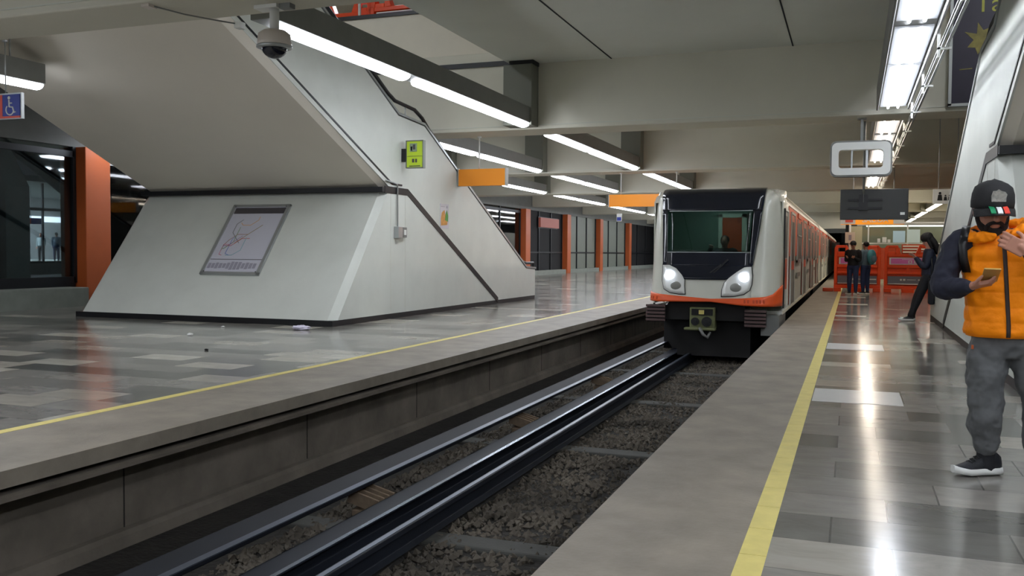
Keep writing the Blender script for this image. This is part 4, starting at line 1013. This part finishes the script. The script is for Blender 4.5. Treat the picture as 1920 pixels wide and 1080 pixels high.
def shoe(name, heel, toe, par, h=.1, w=.05, up='shoe_black', sole='white', z=0):
    heel = Vector(heel); toe = Vector(toe); d = (toe-heel).normalized(); s = d.cross(V3(0, 0, 1)).normalized(); u = s.cross(d).normalized(); L = (toe-heel).length
    sec = [(0, .55, .0), (.04, .9, .0), (.25, 1., .0), (.5, .92, .0), (.72, 1.08, .0), (.9, .85, .01), (1., .35, .018)]
    b = MB(); rg = []
    for t, ww, lz in sec:
        c = heel+d*L*t; W_ = w*ww
        rg.append([c+s*W_*q+u*(hh+lz) for q, hh in ((-1, .006), (-1.06, .022), (-1, .042), (0, .044), (1, .042), (1.06, .022), (1, .006), (0, 0))])
    b.loft(rg, True); so = b.build('sole', sole, None)
    b = MB(); rg = []
    for t, ww, hh in ((.02, .55, h*.85), (.1, .8, h), (.3, .82, h*1.0), (.45, .8, h*.82), (.62, .9, h*.62), (.8, .9, h*.48), (.93, .7, h*.4), (.99, .3, h*.33)):
        c = heel+d*L*t; W_ = w*ww
        rg.append([c+s*W_*q+u*z_ for q, z_ in ((-1, .03), (-1.02, .03+(hh-.03)*.45), (-.72, hh*.92), (-.3, hh), (.3, hh), (.72, hh*.92), (1.02, .03+(hh-.03)*.45), (1, .03), (0, .028))])
    b.loft(rg, True); o = b.build('shoe', up, par)
    so.parent = o; so.matrix_parent_inverse = world_of(o).inverted()
    lc = MB()
    for k in range(4):
        c = heel+d*L*(.42+k*.075)+u*(h*(.92-k*.10)); lc.tube([c-s*w*.5-u*.006, c+u*.004, c+s*w*.5-u*.006], .004, 6)
    lc.build('laces', 'white' if up != 'shoe_black' else 'black', o)
    return o
M_['skin'] = mat('skin', (186, 132, 110), .5, var=.06, scale=20); M_['shoe_black'] = mat('black_mesh_shoe', (26, 28, 34), .6, bump=.3, bscale=200)
M_['hair'] = mat('black_hair', (22, 18, 18), .6, bump=.6, bscale=90, stretch=(1, 1, .2))
M_['beard'] = mat('dark_beard', (32, 24, 22), .8, bump=1.0, bscale=220)
M_['navy'] = mat('navy_fleece', (32, 34, 50), .8, bump=.4, bscale=9, var=.12, scale=14)
M_['trouser'] = mat('charcoal_trousers', (92, 94, 95), .75, bump=.5, bscale=8, var=.1, scale=9)
M_['vest'] = mat('orange_quilted_nylon', (255, 142, 0), .65, spec=.25, var=.05, scale=6, bump=.5, bscale=14)
M_['zip'] = mat('black_zip', (52, 40, 36), .5); M_['cap'] = mat('black_cap_cloth', (34, 34, 36), .75, bump=.3, bscale=250)
M_['blackcloth'] = mat('black_cloth', (24, 25, 30), .8)
M_['gold'] = mat('gold_phone', (196, 160, 92), .3, .4); M_['screen'] = mat('phone_screen', (120, 130, 150), .2, emit=.4)

# ---- the man in the orange vest (right foreground), faces the camera, head bowed
man = thing('person', 'bearded man in black cap and orange quilted vest looking down at a phone', 'person', (.86, 5.97, 0))
shL, elL, wrL = V3(.605, 5.99, 1.375), V3(.515, 5.93, 1.12), V3(.635, 5.73, 1.125)
shR, elR, wrR = V3(1.015, 5.99, 1.375), V3(1.10, 5.86, 1.16), V3(.902, 5.73, 1.325)
hipL, knL, anL = V3(.76, 5.99, .86), V3(.745, 5.95, .48), V3(.765, 5.99, .09)
hipR, knR, anR = V3(.96, 6.0, .86), V3(1.03, 5.98, .48), V3(1.045, 6.03, .09)
HC = V3(.752, 5.90, 1.574); HFd = V3(.12, -.95, -.22)
b = MB()
torso(b, [((.86, 6, .80), .12, .09, (1, 0, 0)), ((.86, 6, .9), .165, .11, (1, 0, 0)), ((.85, 5.98, 1.05), .15, .105, (1, 0, 0)), ((.83, 5.98, 1.25), .17, .115, (1, 0, 0)), ((.81, 5.98, 1.36), .17, .10, (1, 0, 0)), ((.80, 5.97, 1.42), .09, .07, (1, 0, 0))])
limb(b, [V3(.80, 5.98, 1.38), V3(.785, 5.955, 1.46), V3(.765, 5.92, 1.53)], [.075, .062, .06])
HS = 1.13; P = head(b, HC, HFd, (0, 0, 1), HS)
limb(b, [V3(.72, 5.98, 1.37), shL, elL, wrL], [.07, .058, .042, .027]); limb(b, [V3(.9, 5.98, 1.37), shR, elR, wrR], [.07, .058, .042, .027])
limb(b, [V3(.81, 6, .86), hipL, knL, anL], [.09, .085, .055, .038]); limb(b, [V3(.9, 6, .86), hipR, knR, anR], [.09, .085, .055, .038])
limb(b, [anL, anL+V3(-.07, -.05, -.045)], [.035, .03]); limb(b, [anR, anR+V3(.03, -.08, -.045)], [.035, .03])
hand(b, wrL, V3(.9, -.28, .22), V3(.1, .15, 1), L=.20, curl=(.55, .6, .65, .75), thumb_side=1, thumb=1)
hand(b, wrR, V3(-.80, -.10, .45), V3(-.2, 1, .1), L=.215, curl=(.7, .75, .8, .9), thumb_side=-1, thumb=.9)
body = remeshed(b, 'body', 'skin', man, .0045, 3)
eyes(P, body, HS)
# beard and moustache
b = MB(); ax = None
f = HFd.normalized(); up = (V3(0, 0, 1)-f*V3(0, 0, 1).dot(f)).normalized(); r = f.cross(up)
b.ell(P(0, .046, -.106), (.048, .050, .040), (r, f, up)); 
for q in (-1, 1):
    limb(b, [P(q*.072, .0, -.02), P(q*.066, .018, -.062), P(q*.045, .045, -.092), P(0, .07, -.11)], [.010, .015, .025, .03], 10)
    limb(b, [P(0, .100, -.058), P(q*.02, .093, -.061), P(q*.036, .078, -.078), P(q*.038, .066, -.1)], [.010, .011, .012, .014], 8)
remeshed(b, 'beard', 'beard', man, .004, 2)
b = MB()
for q in (-1, 1): limb(b, [P(q*.016, .09, .016), P(q*.035, .088, .021), P(q*.052, .074, .014)], [.005, .006, .003], 8)
b.build('eyebrows', 'beard', man)
b = MB(); b.ell(P(0, -.016, .018), (.088, .108, .10), (r, f, up)); remeshed(b, 'hair', 'hair', man, .006, 2)
# cap
PB = P; P = lambda x, y, z: PB(x*1.06, y, z*.93+.012)
cb_ = MB()
rg = []
for z, sx, sy, oy in ((-.012, .094, .112, 0), (.02, .095, .114, 0), (.06, .092, .110, -.002), (.097, .082, .097, -.004), (.118, .060, .070, -.006), (.132, .032, .038, -.008), (.137, .004, .004, -.008)):
    rg.append([P(sx*math.cos(a), -.006+oy+sy*math.sin(a), z+.010*max(0, math.sin(a))) for a in [2*PI*k/32 for k in range(32)]])
rg.insert(0, [P(.085*math.cos(a), -.006+.10*math.sin(a), -.008) for a in [2*PI*k/32 for k in range(32)]])
cb_.loft(rg); cap = cb_.build('cap', 'cap', man)
tag(cap, 'black cap with silver crest')
bb = MB(); rg = []
for t in range(9):
    x = -.092+.184*t/8; c = math.sqrt(max(0, 1-(x/.096)**2)); y0 = .095*c*.95; y1 = .095*c+.068*max(.2, math.cos(x/.096*1.2))
    dz = -.022*(x/.09)**2
    rg.append([P(x, y0, .012+dz), P(x, (y0+y1)/2, .002+dz), P(x, y1, -.018+dz*1.3), P(x, y1, -.023+dz*1.3), P(x, (y0+y1)/2, -.005+dz), P(x, y0, .004+dz)])
bb.loft(rg); brim = bb.build('brim', 'cap', cap)
for i, (cm, x) in enumerate((((20, 140, 90), .030), ((240, 240, 240), .0), ((232, 70, 54), -.029))):
    mm = mat('stripe_%d' % i, cm, .6); q = MB()
    q.loft([[P(x-.010, y, z), P(x+.010, y, z), P(x+.010, y, z-.003), P(x-.010, y, z-.003)] for y, z in ((.094, .0145), (.127, .0062), (.156, -.011))], False)
    so = q.build('brim_stripe', mm, brim); sd = so.modifiers.new('s', 'SOLIDIFY'); sd.thickness = .003; sd.offset = 0
q = MB()
def cf(x, z):   # cap front surface
    sx, sy = .094-.12*max(0, z-.05), .113-.14*max(0, z-.05); return P(x, -.004+sy*math.sqrt(max(0, 1-(x/sx)**2)), z+.009)
pts = [(-.030, .032), (.032, .032), (.034, .06), (.028, .088), (.014, .09), (.004, .098), (-.010, .088), (-.024, .084), (-.034, .07), (-.030, .055)]
V = [[cf(x, z) for x, z in pts], [cf(x, z)+f*.006 for x, z in pts]]
q.loft(V, False); M_['silver'] = mat('silver_patch', (188, 186, 178), .4, .3, var=.5, scale=60); q.build('crest_patch', 'silver', cap)
P = PB
# jacket: sleeves + trunk under the vest
b = MB()
torso(b, [((.85, 6, .835), .19, .13, (1, 0, 0)), ((.84, 5.99, 1.05), .185, .13, (1, 0, 0)), ((.82, 5.98, 1.3), .2, .135, (1, 0, 0)), ((.81, 5.98, 1.4), .16, .1, (1, 0, 0)), ((.80, 5.97, 1.45), .085, .075, (1, 0, 0))])
limb(b, [V3(.70, 5.98, 1.35), shL, (shL+elL)/2+V3(-.015, 0, 0), elL+V3(-.01, .0, -.005), (elL+wrL)/2+V3(-.005, 0, -.012), wrL+V3(-.015, .01, -.002)], [.09, .084, .074, .070, .060, .038])
limb(b, [V3(.92, 5.98, 1.35), shR, (shR+elR)/2+V3(.015, 0, 0), elR+V3(.01, 0, 0), (elR+wrR)/2, wrR-(wrR-elR).normalized()*.02], [.09, .084, .074, .068, .056, .038])
for (a, c, k) in ((elL, wrL, 5), (elR, wrR, 5), (shL, elL, 6), (shR, elR, 6)):
    for i in range(k):
        t = (i+.6)/k; p = a.lerp(c, t); rr = .058-.012*t if a in (elL, elR) else .072; d = (c-a).normalized()
        b.obox(p, (d, d.orthogonal(), d.cross(d.orthogonal())), (.002, .002, .002))
jk = remeshed(b, 'jacket', 'navy', man, .008, 5)
dm = jk.modifiers.new('w', 'DISPLACE'); tx = bpy.data.textures.new('wr', 'CLOUDS'); tx.noise_scale = .06; tx.noise_depth = 1; dm.texture = tx; dm.strength = .022; dm.mid_level = .5; dm.texture_coords = 'GLOBAL'
# vest
b = MB(); NR = 90; L = []
prof = [(.825, .205, .150), (.86, .218, .160), (.95, .205, .155), (1.05, .200, .152), (1.18, .208, .155), (1.30, .205, .150), (1.37, .185, .135), (1.42, .14, .115), (1.45, .10, .098)]
def ip(z, j):
    for a, c in zip(prof, prof[1:]):
        if a[0] <= z <= c[0]: t = (z-a[0])/(c[0]-a[0]); return a[j]+(c[j]-a[j])*t
    return prof[-1][j]
for i in range(NR+1):
    z = .825+(1.45-.825)*i/NR; w, d = ip(z, 1), ip(z, 2); q = .009*abs(math.sin((z-.825)*PI/.088))**.4-.006
    if i < 2: q = -.01
    cx = .842-.035*max(0, (z-.9))/.5; cy = 5.985
    ring_ = []
    for k in range(64):
        a = 2*PI*k/64; e = 1 if abs(math.cos(a)) < 1 else 1
        wr_ = .009*noise.noise((math.cos(a)*5, math.sin(a)*5, z*14))+.004*noise.noise((a*6, z*30, 2))
        zip_d = abs(((a+PI/2+PI) % (2*PI))-PI); qq = q*(min(1, zip_d/.12)) if zip_d < .12 else q
        ring_.append(V3(cx+(w+qq+wr_)*math.copysign(abs(math.cos(a))**.85, math.cos(a)), cy+(d+qq+wr_)*math.copysign(abs(math.sin(a))**.9, math.sin(a)), z+.01*math.sin(a)*0))
    L.append(ring_)
b.loft(L); vest = b.build('vest', 'vest', man)
# armholes trim and hood collar
b = MB()
hoodpts = [(.80+.155*math.cos(a), 5.965+.130*math.sin(a)-.02, 1.435+.03*math.sin(a)+.028*abs(math.cos(a))+.03*math.cos(a)) for a in [-PI/2+.35+ (2*PI-.7)*k/20 for k in range(21)]]
limb(b, [Vector(p) for p in hoodpts], [.024]+[.033]*19+[.024], 12)
b.ell((.82, 6.10, 1.44), (.14, .07, .08))
for v_ in b.bm.verts:      # the soft hood folds outward and sags over the shoulders
    dx = v_.co.x-.80; v_.co.z -= abs(dx)*.10; v_.co.y += .02*math.sin(v_.co.z*70+dx*20)*.4
hood = remeshed(b, 'hood', 'vest', vest, .006, 3)
dm = hood.modifiers.new('w', 'DISPLACE'); tx = bpy.data.textures.new('wr3', 'CLOUDS'); tx.noise_scale = .035; tx.noise_depth = 1; dm.texture = tx; dm.strength = .022; dm.mid_level = .5; dm.texture_coords = 'GLOBAL'
b = MB()
zp = []
for i in range(40):
    z = .83+(1.40-.83)*i/39; cx = .842-.035*max(0, (z-.9))/.5; zp.append((cx+.0, 5.985-ip(z, 2)-.002, z))
b.loft([[(x-.011, y+.006, z), (x-.011, y-.004, z), (x+.011, y-.004, z), (x+.011, y+.006, z)] for x, y, z in zp], True); b.build('zip', 'zip', vest)
# bag strap over the shoulder
b = MB(); b.loft([[(x-.022, y, z), (x+.022, y, z), (x+.022, y+dy-.0, z+.012), (x-.022, y+dy, z+.012)] for x, y, z, dy in ((.625, 5.88, 1.20, .01), (.606, 5.865, 1.28, .01), (.60, 5.865, 1.36, .012), (.615, 5.90, 1.43, .0), (.63, 6.0, 1.462, -.0), (.63, 6.1, 1.42, -.01))], True)
b.build('bag_strap', 'black', man)
# trousers
b = MB()
torso(b, [((.86, 6, .70), .13, .11, (1, 0, 0)), ((.86, 6, .78), .195, .135, (1, 0, 0)), ((.86, 6, .87), .195, .14, (1, 0, 0)), ((.86, 6, .93), .18, .13, (1, 0, 0))])
limb(b, [hipL+V3(.02, 0, -.04), V3(.755, 5.985, .66), knL, V3(.752, 5.965, .30), anL+V3(-.0, -.0, .085)], [.118, .114, .098, .092, .076], 20)
limb(b, [hipR+V3(-.0, 0, -.04), V3(.995, 5.99, .66), knR, V3(1.035, 5.99, .30), anR+V3(0, 0, .085)], [.118, .114, .098, .092, .076], 20)
for an in (anL, anR):
    for z, rr in ((.075, .078), (.115, .088), (.155, .084)): 
        b.tube([an+V3(0, 0, z-.012), an+V3(0, 0, z), an+V3(0, 0, z+.012)], [rr-.014, rr, rr-.014], 18)
tr = remeshed(b, 'trousers', 'trouser', man, .008, 3)
dm = tr.modifiers.new('w', 'DISPLACE'); tx = bpy.data.textures.new('wr2', 'CLOUDS'); tx.noise_scale = .11; tx.noise_depth = 2; dm.texture = tx; dm.strength = .05; dm.mid_level = .5; dm.texture_coords = 'GLOBAL'
MB().obox((.668, 5.90, .765), ((1, 0, 0), (0, 1, 0), (0, 0, 1)), (.006, .004, .012)).build('pocket_label', 'orangep', man)
shoe('shoe', (.845, 6.045, .004), (.578, 5.88, .004), man, h=.13, w=.053)
for an in (anL, anR): limb(MB_ := MB(), [an+V3(0, 0, -.03), an+V3(0, 0, .03), an+V3(0, 0, .13)], [.055, .05, .055]); MB_.build('sock', 'blackcloth', man)
shoe('shoe', (1.03, 6.10, .004), (1.10, 5.80, .004), man, h=.125, w=.052) if 0 else None; shoe('shoe', (1.03, 6.10, .004), (1.10, 5.80, .004), man, h=.125, w=.052)
# phone
t = thing('phone', 'gold smartphone held in the left-hand palm of the man in the orange vest', 'phone', (.72, 5.65, 1.2))
pn = V3(.03, .50, .86).normalized(); pu = V3(1, 0, -.03).normalized(); pv = pn.cross(pu).normalized()
pc = V3(.722, 5.655, 1.192)
MB().obox(pc, (pu, pv, pn), (.042, .07, .0045)).build('phone_body', 'gold', t, bevel=.003)
MB().obox(pc+pn*.0048, (pu, pv, pn), (.038, .066, .0005)).build('screen', 'screen', t)

# ---- generic smaller people
def person(name, label, J, sty, voxel=.012, ring_w=1.0):
    root = thing(name, label, 'person', (J['pel'].x, J['pel'].y, min(J['anL'].z, J['anR'].z)-.09))
    ax = J['right'].normalized(); k = sty.get('k', 1)
    pe, ch, nk, hd = J['pel'], J['ch'], J['nk'], J['hd']
    b = MB()
    torso(b, [(pe-V3(0, 0, .06), .12, .08, ax), (pe+V3(0, 0, .04), .15, .1, ax), (pe.lerp(ch, .5), .13, .095, ax), (ch, .155, .105, ax), (nk-V3(0, 0, .05), .12, .08, ax), (nk, .055, .05, ax)])
    limb(b, [ch, nk, hd-V3(0, 0, .03)], [.07, .055, .05]); P = head(b, hd, J['face'], (0, 0, 1))
    for s in 'LR':
        limb(b, [ch+(J['sh'+s]-ch)*.6, J['sh'+s], J['el'+s], J['wr'+s]], [.06, .052, .038, .026])
        limb(b, [pe+(J['hip'+s]-pe)*.5, J['hip'+s], J['kn'+s], J['an'+s]], [.08, .078, .052, .036])
        hd_ = J['wr'+s]-J['el'+s]; hand(b, J['wr'+s], hd_, J.get('palm', J['face']), curl=(.4, .45, .5, .55), thumb_side=1 if s == 'L' else -1)
    bd = remeshed(b, 'body', 'skin', root, voxel*.7, 2)
    eyes(P, bd)
    b = MB()
    torso(b, [(pe-V3(0, 0, .0), .175, .13, ax), (pe.lerp(ch, .5), .165, .13, ax), (ch, .185, .135, ax), (nk-V3(0, 0, .06), .15, .10, ax), (nk-V3(0, 0, .01), .075, .07, ax)])
    for s in 'LR': limb(b, [ch+(J['sh'+s]-ch)*.6, J['sh'+s], J['el'+s], J['wr'+s]-(J['wr'+s]-J['el'+s])*.06], [.08, .072, .058, .042])
    remeshed(b, 'jacket', sty['top'], root, voxel, 3)
    b = MB(); torso(b, [(pe-V3(0, 0, .1), .15, .115, ax), (pe+V3(0, 0, .05), .16, .12, ax)])
    for s in 'LR': limb(b, [J['hip'+s], J['kn'+s], J['an'+s]+(J['kn'+s]-J['an'+s])*.08], [.1, .075, sty.get('cuff', .055)])
    remeshed(b, 'trousers', sty['legs'], root, voxel, 3)
    for s in 'LR':
        h = J['an'+s]+V3(0, 0, -.085)-J['foot'+s]*.07; shoe('shoe', h, h+J['foot'+s]*.28, root, up=sty.get('shoe', 'shoe_black'))
    f = J['face'].normalized(); up = (V3(0, 0, 1)-f*V3(0, 0, 1).dot(f)).normalized(); r = f.cross(up)
    b = MB(); b.ell(P(0, -.022, .03), (.09, .10, .092), (r, f, up))
    if sty.get('long'):
        for q in (-1, 0, 1): limb(b, [P(q*.05, -.05, .05), P(q*.07, -.075, -.06), P(q*.06, -.085, -.20), P(q*.05, -.08, -.30)], [.05, .055, .055, .04])
        for q in (-1, 1): limb(b, [P(q*.07, .01, .06), P(q*.085, .02, -.03), P(q*.085, .01, -.16)], [.03, .028, .025])
        b.ell(P(0, -.01, .06), (.115, .12, .10), (r, f, up))
    remeshed(b, 'hair', 'hair', root, .008, 2)
    return root, P
def stand(x, y, face, z0=0, h=1.7, lean=0, arms='down', step=.0):
    """joint set for a standing person; face: angle of the facing direction in the XY plane"""
    f = V3(math.cos(face), math.sin(face), 0); r = f.cross(V3(0, 0, 1)); s = h/1.7
    B = V3(x, y, z0); up = V3(0, 0, 1)
    J = dict(right=r, face=f)
    J['pel'] = B+up*.93*s; J['ch'] = B+up*1.25*s+f*lean; J['nk'] = B+up*1.45*s+f*lean*1.4; J['hd'] = B+up*1.585*s+f*(lean*1.6+.02)
    for n_, q in (('L', -1), ('R', 1)):
        J['hip'+n_] = J['pel']+r*q*.09-up*.04; J['kn'+n_] = B+up*.48*s+r*q*.10+f*(.02+step*q*.5); J['an'+n_] = B+up*.09+r*q*.10+f*step*q; J['foot'+n_] = (f+r*q*.15).normalized()
        J['sh'+n_] = J['ch']+r*q*.185*s+up*.12*s
        if arms == 'down': J['el'+n_] = J['sh'+n_]-up*.27*s+r*q*.04; J['wr'+n_] = J['el'+n_]-up*.22*s+f*.08
        else: J['el'+n_] = J['sh'+n_]-up*.27*s+r*q*.03+f*.02; J['wr'+n_] = J['el'+n_]+f*.21+up*.08*s-r*q*.10
    return J
M_['jeans'] = mat('blue_jeans', (44, 58, 96), .8, var=.15, scale=12)
M_['navy2'] = mat('navy_jacket', (22, 28, 48), .7); M_['tealbag'] = mat('teal_backpack', (72, 138, 150), .6, var=.35, scale=9); M_['greyj'] = mat('grey_blue_jacket', (96, 116, 132), .7, var=.2, scale=9)
M_['palegrey'] = mat('pale_grey_shirt', (160, 176, 176), .7)
# leaning person by the right stair end, faces left
J = stand(1.27, 19.45, PI, h=1.74)
J['pel'] = V3(1.40, 19.5, .90); J['ch'] = V3(1.42, 19.5, 1.22); J['nk'] = V3(1.40, 19.5, 1.43); J['hd'] = V3(1.37, 19.49, 1.585); J['face'] = V3(-.86, -.25, -.42)
J['right'] = V3(0, 1, 0)
for s, q in (('L', -1), ('R', 1)):
    J['sh'+s] = V3(1.41, 19.5+q*.18, 1.34); J['el'+s] = V3(1.33, 19.5+q*.21, 1.07); J['wr'+s] = V3(1.17, 19.5+q*.10, 1.24)
    J['hip'+s] = V3(1.39, 19.5+q*.09, .87)
J['knL'] = V3(1.24, 19.40, .48); J['anL'] = V3(1.08, 19.36, .09); J['footL'] = V3(-.97, -.2, 0).normalized()
J['knR'] = V3(1.22, 19.62, .48); J['anR'] = V3(1.13, 19.64, .09); J['footR'] = V3(-1, .05, 0).normalized()
wom, Pw = person('person', 'dark-haired person in navy jacket and black trousers leaning on the end of the right staircase', J, dict(top='navy2', legs='blackcloth', long=True, cuff=.06))
t = thing('backpack', 'black bag hanging behind the leaning person beside the right staircase', 'bag', (1.45, 19.2, .55)); 
MB().box(1.38, 1.49, 19.02, 19.25, .35, .85).build('bag_body', 'blackcloth', t, bevel=.03); MB().tube([(1.43, 19.1, .85), (1.44, 19.15, 1.1), (1.43, 19.3, 1.3)], .015, 6).build('strap', 'black', t)
# waiting couple by the barriers
J1 = stand(.03, 31.3, -1.9, h=1.72, arms='up'); p1, P1 = person('person', 'person in dark jacket and cap standing nearer the track before the barriers', J1, dict(top='blackcloth', legs='jeans'))
b = MB(); b.ell(P1(0, 0, .05), (.098, .11, .09)); b.obox(P1(0, .13, .03), ((math.cos(-1.9), math.sin(-1.9), 0), (0, 0, 1), (-math.sin(-1.9), math.cos(-1.9), 0)), (.05, .01, .07)); b.build('cap', 'cap', p1)
J2 = stand(.42, 31.8, 2.4, h=1.72); p2, P2 = person('person', 'person in grey jacket and blue jeans wearing a teal backpack before the barriers', J2, dict(top='greyj', legs='jeans'))
fb = V3(math.cos(2.4), math.sin(2.4), 0)
t = thing('backpack', 'teal and grey backpack worn by the waiting person before the barriers', 'backpack', tuple(V3(.42, 31.8, 1.0)-fb*.2))
b = MB(); c = V3(.42, 31.8, 1.22)-fb*.23; b.ell(c, (.17, .12, .25), (fb.cross(V3(0, 0, 1)), fb, V3(0, 0, 1))); b.build('bag_body', 'tealbag', t)
MB().ell(c-fb*.09-V3(0, 0, .06), (.12, .06, .12), (fb.cross(V3(0, 0, 1)), fb, V3(0, 0, 1))).build('front_pocket', 'greyj', t)
# driver
Jd = stand(-2.40, 18.62, -PI/2, z0=.10, h=1.55, arms='up'); 
person('person', 'train driver in dark jacket behind the windscreen raising one hand', dict(Jd, wrL=V3(-2.62, 18.28, 1.42), elL=V3(-2.65, 18.5, 1.30)), dict(top='blackcloth', legs='blackcloth'))
# two people in the hall across the garden
person('person', 'person in pale shirt and dark trousers in the hall across the garden', stand(-44.3, 40.1, -1.2, z0=.57, h=1.65), dict(top='palegrey', legs='blackcloth'), .02)
person('person', 'person in blue-grey jacket and jeans in the hall across the garden', stand(-44, 40.9, 2.2, z0=.57, h=1.7, lean=.05), dict(top='greyj', legs='jeans'), .02)
